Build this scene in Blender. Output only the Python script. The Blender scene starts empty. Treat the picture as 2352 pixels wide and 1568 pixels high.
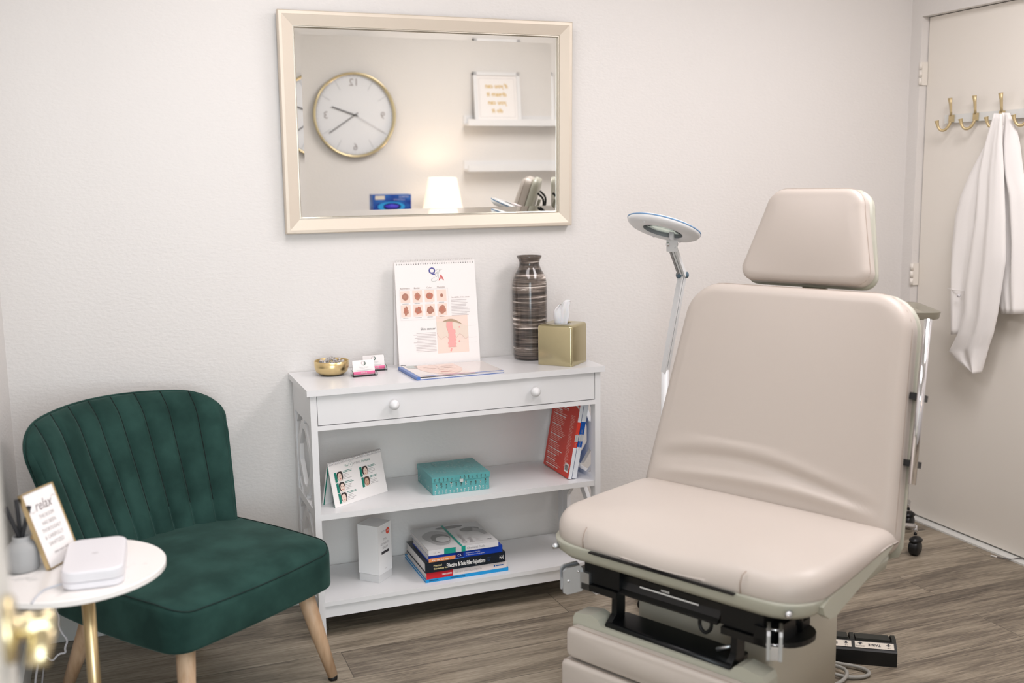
import bpy, bmesh, math, random
from mathutils import Vector, Matrix, Euler
PI = math.pi
scene = bpy.context.scene
COL = scene.collection
random.seed(7)

# ------------------------------------------------------------------ camera
def make_camera():
    cx, cy, cz, yaw, pit, rol, f = -.94, -3.4625, 1.429, .3678, .153, -.014, 2404.
    fw = Vector((math.sin(yaw)*math.cos(pit), math.cos(yaw)*math.cos(pit), -math.sin(pit)))
    rt = Vector((math.cos(yaw), -math.sin(yaw), 0)); up = rt.cross(fw)
    r2 = rt*math.cos(rol) + up*math.sin(rol); u2 = -rt*math.sin(rol) + up*math.cos(rol)
    cam = bpy.data.cameras.new('camera'); ob = bpy.data.objects.new('camera', cam); COL.objects.link(ob)
    m = Matrix((r2, u2, -fw)).transposed().to_4x4(); m.translation = (cx, cy, cz)
    ob.matrix_world = m
    cam.sensor_width = 36; cam.lens = f/2352*36; cam.clip_start = .05
    cam.dof.use_dof = True; cam.dof.focus_distance = 3.35; cam.dof.aperture_fstop = 2.4
    scene.camera = ob
make_camera()
# ------------------------------------------------------------------ light
w = bpy.data.worlds.new('world'); scene.world = w; w.use_nodes = True
w.node_tree.nodes['Background'].inputs[0].default_value = (.86, .93, 1, 1)
w.node_tree.nodes['Background'].inputs[1].default_value = .35
def area(name, loc, rot, sx, sy, power, col):
    l = bpy.data.lights.new(name, 'AREA'); l.shape = 'RECTANGLE'; l.size = sx; l.size_y = sy; l.energy = power; l.color = col
    o = bpy.data.objects.new(name, l); COL.objects.link(o); o.location = loc; o.rotation_euler = rot; return o
area('ceiling_panel_light', (1.3, -1.62, 2.475), (0, 0, 0), .6, 1.2, 26, (1, .948, .96))
area('ceiling_panel_light', (-.35, -1.35, 2.475), (0, 0, 0), .6, 1.2, 15, (1, .93, .935))
area('hallway_front_fill', (-.55, -5.0, 1.35), (PI/2, 0, 0), 2.2, 1.9, 76, (.82, .93, 1))  # added frontal fill from the unseen hall, not an actual window
area('hallway_top_fill', (-.9, -4.1, 2.47), (math.radians(-12), 0, 0), 1.2, .9, 40, (.88, .96, 1))  # added cool fill shining in through the doorway, no fixture behind it
pl = bpy.data.lights.new('lamp_bulb', 'POINT'); pl.energy = 2.2; pl.color = (1, .8, .6); pl.shadow_soft_size = .05
plo = bpy.data.objects.new('lamp_bulb', pl); COL.objects.link(plo); plo.location = (1.035, -2.85, 1.24)
vs = scene.view_settings
vs.view_transform = 'Standard'; vs.look = 'None'; vs.gamma = 1; vs.use_curve_mapping = False
vs.exposure = 0.35
scene.cycles.max_bounces = 8; scene.cycles.diffuse_bounces = 5
scene.cycles.caustics_reflective = False; scene.cycles.caustics_refractive = False
scene.cycles.use_denoising = True

# ------------------------------------------------------------------ materials
def lin(c):
    return tuple((x/255/12.92 if x <= 10 else ((x/255+.055)/1.055)**2.4) for x in c) + (1,)
MATS = {}
def mat(name, rgb=(200, 200, 200), rough=.5, metal=0., spec=.5, bump=None, trans=0., ior=1.45, coat=0., sheen=None, emit=None, sub=0., aniso=0.):
    if name in MATS: return MATS[name]
    m = bpy.data.materials.new(name); m.use_nodes = True; nt = m.node_tree; b = nt.nodes['Principled BSDF']
    b.inputs['Base Color'].default_value = lin(rgb); b.inputs['Roughness'].default_value = rough; b.inputs['Metallic'].default_value = metal
    b.inputs['Specular IOR Level'].default_value = spec; b.inputs['IOR'].default_value = ior
    b.inputs['Transmission Weight'].default_value = trans; b.inputs['Coat Weight'].default_value = coat
    b.inputs['Subsurface Weight'].default_value = sub
    if sheen:
        b.inputs['Sheen Weight'].default_value = sheen[0]; b.inputs['Sheen Tint'].default_value = lin(sheen[1]); b.inputs['Sheen Roughness'].default_value = .35
    if emit:
        b.inputs['Emission Color'].default_value = lin(emit[0]); b.inputs['Emission Strength'].default_value = emit[1]
    if bump:   # (scale, strength, distance, detail, stretch)
        g = nt.nodes.new('ShaderNodeNewGeometry'); mp = nt.nodes.new('ShaderNodeMapping'); n = nt.nodes.new('ShaderNodeTexNoise'); bp = nt.nodes.new('ShaderNodeBump')
        nt.links.new(g.outputs['Position'], mp.inputs['Vector']); nt.links.new(mp.outputs[0], n.inputs['Vector']); nt.links.new(n.outputs[0], bp.inputs['Height']); nt.links.new(bp.outputs[0], b.inputs['Normal'])
        mp.inputs['Scale'].default_value = bump[4] if len(bump) > 4 else (1, 1, 1)
        n.inputs['Scale'].default_value = bump[0]; n.inputs['Detail'].default_value = bump[3] if len(bump) > 3 else 3
        bp.inputs['Strength'].default_value = bump[1]; bp.inputs['Distance'].default_value = bump[2]
    MATS[name] = m; return m
def noise_color(m, c1, c2, scale, stretch=(1, 1, 1), lo=.35, hi=.65, detail=4, distort=0., coord='Object', rough=.5):
    nt = m.node_tree; b = nt.nodes['Principled BSDF']
    tc = nt.nodes.new('ShaderNodeTexCoord'); mp = nt.nodes.new('ShaderNodeMapping'); n = nt.nodes.new('ShaderNodeTexNoise'); r = nt.nodes.new('ShaderNodeValToRGB')
    mp.inputs['Scale'].default_value = stretch; n.inputs['Scale'].default_value = scale; n.inputs['Detail'].default_value = detail; n.inputs['Distortion'].default_value = distort
    n.inputs['Roughness'].default_value = rough
    nt.links.new(tc.outputs[coord], mp.inputs[0]); nt.links.new(mp.outputs[0], n.inputs[0]); nt.links.new(n.outputs[0], r.inputs[0]); nt.links.new(r.outputs[0], b.inputs['Base Color'])
    r.color_ramp.elements[0].position = lo; r.color_ramp.elements[1].position = hi
    r.color_ramp.elements[0].color = lin(c1); r.color_ramp.elements[1].color = lin(c2)
    return r
WALL = mat('wall_paint', (226, 223, 220), .42, bump=(95, .35, .003, 3, (.7, .7, 1.25)))
CEIL = mat('ceiling_paint', (222, 222, 218), .7)
DOORP = mat('door_paint', (235, 230, 222), .32)
TRIMP = mat('trim_paint', (222, 223, 220), .35)
FURN = mat('white_lacquer', (228, 228, 229), .3)
FRAMEM = mat('champagne_metal', (218, 207, 192), .45, .3, bump=(30, .25, .0006, 2, (1, 60, 60)))
LIP = mat('champagne_lip', (222, 216, 204), .28, .85)
MIRROR = mat('mirror_silver', (240, 240, 235), .0, 1)
VELVET = mat('green_velvet', (24, 54, 50), .85, spec=.2, sheen=(.55, (112, 138, 132)), bump=(260, .12, .001))
noise_color(VELVET, (28, 54, 49), (42, 72, 66), 9, detail=5, lo=.38, hi=.66)
WOODL = mat('pale_wood', (205, 172, 140), .45); noise_color(WOODL, (180, 146, 114), (214, 184, 154), 7, (6, 6, 1.2), .3, .7)
BLACKP = mat('black_plastic', (14, 15, 16), .38)
BLACKM = mat('black_satin_metal', (20, 22, 24), .3, .3)
RUBBER = mat('dark_rubber', (42, 43, 38), .7)
LEATHER = mat('beige_vinyl', (191, 182, 174), .42, bump=(420, .08, .0006))
SHELL = mat('sage_shell', (178, 178, 164), .38)
COLUMN = mat('grey_column', (186, 182, 168), .45)
CHROME = mat('chrome', (225, 225, 228), .08, 1)
STEEL = mat('brushed_steel', (198, 201, 204), .42, 1)
BRASS = mat('brushed_brass', (212, 190, 146), .32, 1)
BRASSP = mat('polished_brass', (218, 203, 164), .24, 1)
HOOKG = mat('satin_gold', (205, 186, 145), .45, .6)
TISG = mat('antique_gold', (198, 188, 152), .2, 1)
BOWLG = mat('matte_gold', (228, 204, 152), .3, 1, bump=(60, .15, .001, 2, (1, 1, 6)))
PAPER = mat('white_paper', (238, 234, 232), .55)
CLOTH = mat('white_cotton', (240, 237, 235), .8, bump=(300, .1, .0006), sheen=(.2, (240, 240, 240)))
TISSUE = mat('tissue_paper', (245, 240, 240), .9, sub=.2)
GLASSC = mat('clear_acrylic', (252, 253, 253), .04, trans=1, ior=1.1)
LENS = mat('lens_glass', (225, 240, 230), .03, trans=1, ior=1.2)
INK = mat('dark_ink', (60, 58, 62), .6); INKL = mat('grey_ink', (165, 160, 160), .6); INKW = mat('white_ink', (238, 236, 234), .6)
def pm(name, c, r=.5): return mat(name, c, r)
# marble
MARBLE = mat('white_marble', (238, 234, 232), .25); noise_color(MARBLE, (196, 194, 192), (240, 236, 233), 5, (1, 1, 1), .36, .46, 8, 1.2, rough=.6)
# vase swirl
VASEM = mat('swirled_ceramic', (90, 84, 80), .14, coat=.3)
def vase_nodes():
    r = noise_color(VASEM, (58, 53, 50), (236, 226, 218), 3.0, (1.3, 1.3, 30), .41, .63, 7, .7, rough=.66)
    e = r.color_ramp.elements.new(.48); e.color = lin((92, 83, 77))
    e = r.color_ramp.elements.new(.555); e.color = lin((122, 110, 101))
    nt = VASEM.node_tree; mp = [n for n in nt.nodes if n.type == 'MAPPING'][0]; mp.inputs['Rotation'].default_value = (.0, .16, 0)
vase_nodes()
# floor planks
FLOOR = bpy.data.materials.new('plank_floor'); FLOOR.use_nodes = True
def floor_nodes():
    nt = FLOOR.node_tree; N = nt.nodes; Lk = nt.links.new; b = N['Principled BSDF']
    g = N.new('ShaderNodeNewGeometry')
    br = N.new('ShaderNodeTexBrick'); br.offset = .37; br.inputs['Scale'].default_value = 1; br.inputs['Brick Width'].default_value = 1.22; br.inputs['Row Height'].default_value = .18
    br.inputs['Mortar Size'].default_value = .0012; br.inputs['Mortar Smooth'].default_value = .2
    br.inputs['Color1'].default_value = (0, 0, 0, 1); br.inputs['Color2'].default_value = (1, 1, 1, 1); br.inputs['Mortar'].default_value = (.5, .5, .5, 1)
    m0 = N.new('ShaderNodeMapping'); m0.inputs['Location'].default_value = (.35, .07, 0)
    Lk(g.outputs['Position'], m0.inputs[0]); Lk(m0.outputs[0], br.inputs['Vector'])
    sep = N.new('ShaderNodeSeparateColor'); Lk(br.outputs['Color'], sep.inputs[0])
    comb = N.new('ShaderNodeCombineXYZ'); mul = N.new('ShaderNodeMath'); mul.operation = 'MULTIPLY'; mul.inputs[1].default_value = 37; Lk(sep.outputs[0], mul.inputs[0])
    Lk(mul.outputs[0], comb.inputs[0]); Lk(mul.outputs[0], comb.inputs[2])
    add = N.new('ShaderNodeVectorMath'); add.operation = 'ADD'; Lk(g.outputs['Position'], add.inputs[0]); Lk(comb.outputs[0], add.inputs[1])
    def noise(sc, st, det, dist, ro=.55):
        mp = N.new('ShaderNodeMapping'); mp.inputs['Scale'].default_value = st; n = N.new('ShaderNodeTexNoise')
        n.inputs['Scale'].default_value = sc; n.inputs['Detail'].default_value = det; n.inputs['Distortion'].default_value = dist; n.inputs['Roughness'].default_value = ro
        Lk(add.outputs[0], mp.inputs[0]); Lk(mp.outputs[0], n.inputs[0]); return n
    n1 = noise(1.6, (1, 5, 1), 5, 1.1); n2 = noise(4, (1, 20, 1), 7, .9, .72); n3 = noise(22, (1, 16, 1), 5, .3, .7)
    def ramp(stops):
        r = N.new('ShaderNodeValToRGB'); e = r.color_ramp.elements
        e[0].position, e[0].color = stops[0][0], lin(stops[0][1]); e[1].position, e[1].color = stops[-1][0], lin(stops[-1][1])
        for p, c in stops[1:-1]: x = e.new(p); x.color = lin(c)
        return r
    mixa = N.new('ShaderNodeMath'); mixa.operation = 'MULTIPLY_ADD'; mixa.inputs[1].default_value = .40; Lk(n1.outputs[0], mixa.inputs[0])
    m2 = N.new('ShaderNodeMath'); m2.operation = 'MULTIPLY_ADD'; m2.inputs[1].default_value = .38; Lk(n2.outputs[0], m2.inputs[0])
    m3 = N.new('ShaderNodeMath'); m3.operation = 'MULTIPLY'; m3.inputs[1].default_value = .22; Lk(n3.outputs[0], m3.inputs[0])
    Lk(m3.outputs[0], m2.inputs[2]); Lk(m2.outputs[0], mixa.inputs[2])
    tone = N.new('ShaderNodeMath'); tone.operation = 'MULTIPLY_ADD'; tone.inputs[1].default_value = .09; tone.inputs[2].default_value = -.045; Lk(sep.outputs[0], tone.inputs[0])
    fin = N.new('ShaderNodeMath'); fin.operation = 'ADD'; Lk(mixa.outputs[0], fin.inputs[0]); Lk(tone.outputs[0], fin.inputs[1])
    r = ramp([(.38, (76, 68, 59)), (.455, (112, 102, 89)), (.53, (146, 135, 118)), (.61, (172, 160, 143))]); Lk(fin.outputs[0], r.inputs[0])
    mm = N.new('ShaderNodeMix'); mm.data_type = 'RGBA'; mm.inputs[7].default_value = lin((84, 77, 68)); Lk(br.outputs['Fac'], mm.inputs[0]); Lk(r.outputs[0], mm.inputs[6])
    Lk(mm.outputs[2], b.inputs['Base Color']); b.inputs['Roughness'].default_value = .42
    bp = N.new('ShaderNodeBump'); bp.inputs['Strength'].default_value = .2; bp.inputs['Distance'].default_value = .002; Lk(m2.outputs[0], bp.inputs['Height']); Lk(bp.outputs[0], b.inputs['Normal'])
floor_nodes()

# ------------------------------------------------------------------ mesh builder
def fr(o, x, y):
    """matrix with origin o, x axis x, y axis y, z = x cross y"""
    x = Vector(x).normalized(); y = Vector(y); z = x.cross(y).normalized(); y = z.cross(x)
    m = Matrix((x, y, z)).transposed().to_4x4(); m.translation = Vector(o); return m
class M:
    def __init__(s): s.bm = bmesh.new(); s.mats = []; s.T = Matrix.Identity(4)
    def mi(s, m):
        if m not in s.mats: s.mats.append(m)
        return s.mats.index(m)
    def add(s, vs, fs, m, smooth=False, T=None):
        T = s.T @ T if T is not None else s.T
        bv = [s.bm.verts.new(T @ Vector(v)) for v in vs]; k = s.mi(m); out = []
        for f in fs:
            try: x = s.bm.faces.new([bv[i] for i in f])
            except ValueError: continue
            x.material_index = k; x.smooth = smooth; out.append(x)
        return bv, out
    def box(s, a, b, m, bev=0, T=None, seg=2, smooth=False):
        a, b = [min(p, q) for p, q in zip(a, b)], [max(p, q) for p, q in zip(a, b)]
        v = [(x, y, z) for z in (a[2], b[2]) for y in (a[1], b[1]) for x in (a[0], b[0])]
        f = [(0, 2, 3, 1), (4, 5, 7, 6), (0, 1, 5, 4), (2, 6, 7, 3), (0, 4, 6, 2), (1, 3, 7, 5)]
        bv, bf = s.add(v, f, m, smooth, T)
        if bev: s._bevel(bf, bev, seg)
        return bf
    def _bevel(s, faces, bev, seg=2, ang=30):
        es = set(e for f in faces for e in f.edges)
        es = [e for e in es if len(e.link_faces) == 2 and e.calc_face_angle(0) > math.radians(ang)]
        bmesh.ops.bevel(s.bm, geom=es, offset=bev, segments=seg, profile=.5, affect='EDGES', clamp_overlap=True)
    def prism(s, pts, z0, z1, m, bev=0, T=None, smooth=False, seg=2):
        n = len(pts); v = [(p[0], p[1], z0) for p in pts] + [(p[0], p[1], z1) for p in pts]
        f = [tuple(range(n))[::-1], tuple(range(n, 2*n))] + [(i, (i+1) % n, n+(i+1) % n, n+i) for i in range(n)]
        bv, bf = s.add(v, f, m, False, T)
        if smooth:
            for x in bf[2:]: x.smooth = True
        if bev: s._bevel(bf, bev, seg)
        return bf
    def loft(s, rings, m, smooth=True, caps=(True, True), T=None):
        n = len(rings[0]); v = [p for r in rings for p in r]; f = []
        for k in range(len(rings)-1):
            for i in range(n): f.append((k*n+i, k*n+(i+1) % n, (k+1)*n+(i+1) % n, (k+1)*n+i))
        if caps[0]: f.append(tuple(range(n))[::-1])
        if caps[1]: f.append(tuple((len(rings)-1)*n+i for i in range(n)))
        return s.add(v, f, m, smooth, T)
    def tube(s, pts, r, m, n=12, T=None, closed=False, smooth=True, flat=1.):
        P = [Vector(p) for p in pts]; R = r if isinstance(r, (list, tuple)) else [r]*len(P); k = len(P)
        rings = []; prev = None
        for i in range(k):
            a = P[(i-1) % k] if (closed or i > 0) else P[i]; b = P[(i+1) % k] if (closed or i < k-1) else P[i]
            t = (b-a).normalized()
            if prev is None:
                q = Vector((0, 0, 1)) if abs(t.z) < .9 else Vector((1, 0, 0)); nx = t.cross(q).normalized()
            else:
                nx = (prev - t*prev.dot(t)).normalized()
            prev = nx; ny = t.cross(nx)
            rings.append([P[i] + (nx*math.cos(2*PI*j/n) + ny*math.sin(2*PI*j/n)*flat)*R[i] for j in range(n)])
        if closed: rings.append(rings[0])
        return s.loft(rings, m, smooth, (not closed, not closed), T)
    def lathe(s, prof, m, n=40, T=None, smooth=True, caps=(True, True)):
        return s.loft([[(r*math.cos(2*PI*j/n), r*math.sin(2*PI*j/n), z) for j in range(n)] for r, z in prof], m, smooth, caps, T)
    def cyl(s, a, b, r, m, n=20, r2=None, T=None, smooth=True):
        return s.tube([a, b], [r, r if r2 is None else r2], m, n, T, smooth=smooth)
    def quad(s, x0, y0, x1, y1, m, T=None, z=.0004):
        s.add([(x0, y0, z), (x1, y0, z), (x1, y1, z), (x0, y1, z)], [(0, 1, 2, 3)], m, False, T)
    def poly(s, pts, m, T=None, z=.0004): s.add([(p[0], p[1], z) for p in pts], [tuple(range(len(pts)))], m, False, T)
    def line(s, pts, w, m, T=None, z=.0005):
        P = [Vector((p[0], p[1], 0)) for p in pts]
        for a, b in zip(P, P[1:]):
            d = (b-a); n = Vector((-d.y, d.x, 0)).normalized()*w/2
            s.add([(q.x, q.y, z) for q in (a-n, b-n, b+n, a+n)], [(0, 1, 2, 3)], m, False, T)
    def text(s, t, size, m, x=0, y=0, T=None, align='CENTER', z=.0006, shear=0, width=None, bold=0, ang=0, flipx=False, ext=0):
        c = bpy.data.curves.new('t', 'FONT'); c.body = t; c.size = size; c.align_x = align; c.shear = shear; c.resolution_u = 2; c.offset = bold; c.extrude = ext
        o = bpy.data.objects.new('t', c); COL.objects.link(o)
        dg = bpy.context.evaluated_depsgraph_get(); me = bpy.data.meshes.new_from_object(o.evaluated_get(dg))
        xs = [v.co.x for v in me.vertices] or [0]; k = 1
        if width: k = width/max(1e-6, max(xs)-min(xs))
        L = Matrix.Translation((x, y, z)) @ Matrix.Rotation(ang, 4, 'Z') @ Matrix.Diagonal((k if width else 1, 1, 1, 1))
        Tm = (T @ L) if T is not None else L
        s.add([v.co.copy() for v in me.vertices], [tuple(p.vertices) for p in me.polygons], m, False, Tm)
        bpy.data.objects.remove(o); bpy.data.meshes.remove(me); bpy.data.curves.remove(c)
    def para(s, x, y, w, n, lh, m, T=None, th=.35, seed=1, just='l', mn=.6):
        rr = random.Random(seed)
        for i in range(n):
            ww = w*rr.uniform(mn, 1); x0 = x if just == 'l' else x+w-ww
            s.quad(x0, y-i*lh, x0+ww, y-i*lh+lh*th, m, T)
    def pad(s, out, m, z0, z1, r, crown=0, rb=None, T=None, nb=6, inner=8, dz=None, bottom=True):
        """upholstered pad on outline `out` (ccw) with rounded edges and crowned top; dz(x,y,z,k)->z"""
        rb = r*.5 if rb is None else rb; n = len(out); O = [Vector((p[0], p[1], 0)) for p in out]; nrm = []
        for i in range(n):
            t = (O[(i+1) % n]-O[i-1]).normalized(); nrm.append(Vector((-t.y, t.x, 0)))
        c = sum(O, Vector())/n; rings = []
        def off(d): return [O[i]+nrm[i]*d for i in range(n)]
        if bottom: rings.append([c+(p-c)*.6+Vector((0, 0, z0)) for p in off(rb)])
        for k in range(nb//2+1):
            a = PI/2*k/(nb//2); rings.append([p+Vector((0, 0, z0+rb*(1-math.cos(a)))) for p in off(rb*(1-math.sin(a)))])
        for k in range(nb+1):
            a = PI/2*k/nb; rings.append([p+Vector((0, 0, z1-r+r*math.sin(a))) for p in off(r*(1-math.cos(a)))])
        last = off(r); xs = [p.x for p in last]; ys = [p.y for p in last]; mx, my, hx, hy = (min(xs)+max(xs))/2, (min(ys)+max(ys))/2, (max(xs)-min(xs))/2, (max(ys)-min(ys))/2
        def cr(q): return crown*max(0, 1-((q.x-mx)/hx)**2)*max(0, 1-((q.y-my)/hy)**2)
        for k in range(1, inner):
            f = 1-k/inner; rings.append([c+(p-c)*f+Vector((0, 0, z1+cr(c+(p-c)*f))) for p in last])
        if dz:
            rings = [[Vector((p.x, p.y, dz(p.x, p.y, p.z))) for p in rg] for rg in rings]
        s.loft(rings, m, True, (True, False), T)
        k = s.mi(m); T2 = s.T @ T if T is not None else s.T
        cv = s.bm.verts.new(T2 @ Vector((c.x, c.y, dz(c.x, c.y, z1+cr(c)) if dz else z1+cr(c))))
        s.bm.verts.ensure_lookup_table(); lastv = s.bm.verts[-1-n:-1]
        for i in range(n):
            f = s.bm.faces.new((lastv[i], lastv[(i+1) % n], cv)); f.material_index = k; f.smooth = True
    def build(s, name, parent=None, wn=False, recalc=True):
        if recalc: bmesh.ops.recalc_face_normals(s.bm, faces=s.bm.faces)
        me = bpy.data.meshes.new(name); s.bm.to_mesh(me); s.bm.free()
        for m in s.mats: me.materials.append(m)
        o = bpy.data.objects.new(name, me); COL.objects.link(o)
        if parent: o.parent = parent
        return o
def rrect(x0, y0, x1, y1, r, n=6):
    if not isinstance(r, (list, tuple)): r = [r]*4
    P = []
    for (cx, cy, a), q in zip(((x0, y0, PI), (x1, y0, 1.5*PI), (x1, y1, 0), (x0, y1, .5*PI)), r):
        ox = cx+q if cx == x0 else cx-q; oy = cy+q if cy == y0 else cy-q
        if q <= 0: P.append((cx, cy)); continue
        for k in range(n+1): P.append((ox+q*math.cos(a+PI/2*k/n), oy+q*math.sin(a+PI/2*k/n)))
    return P
def resample(P, n):
    P = [Vector((p[0], p[1])) for p in P]; P.append(P[0]); L = [0]
    for a, b in zip(P, P[1:]): L.append(L[-1]+(b-a).length)
    out = []; j = 0
    for i in range(n):
        t = L[-1]*i/n
        while L[j+1] < t: j += 1
        f = (t-L[j])/max(1e-9, L[j+1]-L[j]); q = P[j].lerp(P[j+1], f); out.append((q.x, q.y))
    return out
def smoothpath(P, it=3, closed=False):
    P = [Vector(p) for p in P]
    for _ in range(it):
        Q = [] if closed else [P[0]]; k = len(P)
        for i in range(k if closed else k-1):
            a, b = P[i], P[(i+1) % k]; Q += [a.lerp(b, .25), a.lerp(b, .75)]
        if not closed: Q.append(P[-1])
        P = Q
    return P
def roundpoly(P, it=3):  # chaikin, closed, 2d
    return [(v.x, v.y) for v in smoothpath([(p[0], p[1], 0) for p in P], it, True)]
def tag(o, label=None, cat=None, group=None, kind=None):
    if label: o['label'] = label
    if cat: o['category'] = cat
    if group: o['group'] = group
    if kind: o['kind'] = kind
    return o
def thing(name, label, cat, loc=(0, 0, 0), rz=0, group=None):
    o = bpy.data.objects.new(name, None); COL.objects.link(o); o.location = loc; o.rotation_euler = (0, 0, rz); o.empty_display_size = .05
    return tag(o, label, cat, group)

# ================================================================== room
XL, XR, YF, ZC = -1.245, 2.13, -3.08, 2.5
def struct(name, boxes, m, parent=None, bev=0):
    g = M()
    for a, b in boxes: g.box(a, b, m, bev)
    o = g.build(name, parent)
    if not parent: tag(o, kind='structure')
    return o
struct('floor', [((-2.6, -5.2, -.05), (2.6, .2, 0))], FLOOR)
struct('ceiling', [((-2.6, -5.2, ZC), (2.6, .2, ZC+.1))], CEIL)
struct('wall_back', [((-2.6, 0, 0), (2.6, .12, ZC))], WALL)
struct('wall_left', [((XL-.12, YF-.14, 0), (XL, 0, ZC))], WALL)
DY0, DY1, DZ = -.061, -.925, 2.045
struct('wall_right', [((XR, DY0+.004, 0), (XR+.14, 0, ZC)), ((XR, DY1, DZ), (XR+.14, DY0+.004, ZC)), ((XR, YF-.14, 0), (XR+.14, DY1, ZC))], WALL)
struct('wall_front', [((XL, YF-.14, 2.08), (-.27, YF, ZC)), ((-.27, YF-.14, 0), (XR, YF, ZC)), ((XL, YF-.14, 0), (-1.15, YF, 2.08))], WALL)
struct('wall_hallway', [((-2.6, -5.2, 0), (2.6, -5.1, ZC)), ((-2.7, -5.2, 0), (-2.6, YF, ZC)), ((2.6, -5.2, 0), (2.7, YF, ZC))], WALL)
struct('baseboard_back', [((XL, -.013, 0), (XR, 0, .094))], TRIMP, bev=.003)
struct('baseboard_left', [((XL, -3.0, 0), (XL+.013, -.013, .094))], TRIMP, bev=.003)
struct('trim_1', [((XR-.004, DY1, 0), (XR+.14, DY0+.004, .007))], TRIMP, bev=.002)
struct('fill_light_frame_1', [((-1.72, -5.1, .33), (-1.65, -5.02, 2.37)), ((.55, -5.1, .33), (.62, -5.02, 2.37)), ((-1.65, -5.1, .33), (.55, -5.02, .40)), ((-1.65, -5.1, 2.30), (.55, -5.02, 2.37))], TRIMP, bev=.004)  # frame made up around the added hall fill light
# closed door in the right wall
d1 = bpy.data.objects.new('door_1', None); COL.objects.link(d1); d1.location = (2.165, DY0, 0); tag(d1, kind='structure')
g = M(); g.box((0, -.86, .014), (.04, 0, 2.042), DOORP, .002); g.build('door_panel', d1)
g = M(); g.box((.045, -.87, 0), (.1, .005, 2.045), pm('gap_shadow_board', (30, 28, 28))); g.build('door_gap_shade', d1)  # dark board behind the panel paints the shade in the door gaps
for z in (1.78, .98, .25):
    g = M(); g.box((-.034, -.003, z), (-.002, .003, z+.09), DOORP)
    for k in range(3): g.cyl((-.036, -.001, z+.001+k*.03), (-.036, -.001, z+.029+k*.03), .0065, DOORP, 12)
    g.build('hinge', d1)
# entry door standing open along the left wall
d2 = bpy.data.objects.new('door_2', None); COL.objects.link(d2); d2.location = (-1.095, -2.33, 0); tag(d2, kind='structure')
g = M(); g.box((0, -.74, .012), (.04, 0, 2.04), DOORP, .003); g.build('door_panel', d2)
g = M(); TH = Matrix.Translation((.04, -.07, 1.01))
g.lathe([(.033, 0), (.033, .006), (.030, .009), (.0125, .010), (.0125, .030), (.0125, .042), (.010, .044)], BRASSP, 32, TH @ Matrix.Rotation(PI/2, 4, 'Y'))
g.tube([(.034, .003, 0), (.033, -.012, -.008), (.030, -.022, -.017), (.027, -.030, -.028)], [.012, .0115, .011, .0105], BRASSP, 16, TH, flat=.8)
g.build('lever_handle', d2)
g = M(); g.box((0, -.0005, .95), (.04, .0015, 1.07), BRASSP); g.build('latch_plate', d2)

# ================================================================== wall mirror (leans forward slightly at the top)
mr = thing('wall_mirror', 'large rectangular wall mirror in a champagne frame above the white console', 'mirror', (.112, -.004, 1.266)); mr.rotation_euler = (.023, 0, 0)
HW, HH = .5055, .701
def ringframe(g, prof, x0, z0, x1, z1, m):
    """mitred frame; profile of (inset, out)"""
    rings = []
    for i, o in prof: rings.append([(x0+i, -o, z0+i), (x1-i, -o, z0+i), (x1-i, -o, z1-i), (x0+i, -o, z1-i)])
    return g.loft(rings, m, False, (False, False))
g = M(); ringframe(g, [(0, 0), (0, .026), (.003, .029), (.012, .0295), (.046, .020)], -HW, 0, HW, HH, FRAMEM)
ringframe(g, [(.046, .020), (.0465, .0165), (.049, .0165), (.0490, .019), (.0500, .019), (.0530, .012), (.0535, .004)], -HW, 0, HW, HH, LIP); g.build('frame', mr)
g = M(); g.box((-HW+.003, -.004, .003), (HW-.003, 0, HH-.003), pm('mirror_backing', (120, 110, 100))); g.build('backing', mr)
g = M(); i0, i1 = .0520, .0715
A = [(-HW+i, -y, i) for i, y in ((i0, .00766), (i1, .007))]
ringframe(g, [(i0, .00766), (i1, .007)], -HW, 0, HW, HH, MIRROR)
g.add([(-HW+i1, -.007, i1), (HW-i1, -.007, i1), (HW-i1, -.007, HH-i1), (-HW+i1, -.007, HH-i1)], [(0, 1, 2, 3)], MIRROR)
g.build('glass', mr)

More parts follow.
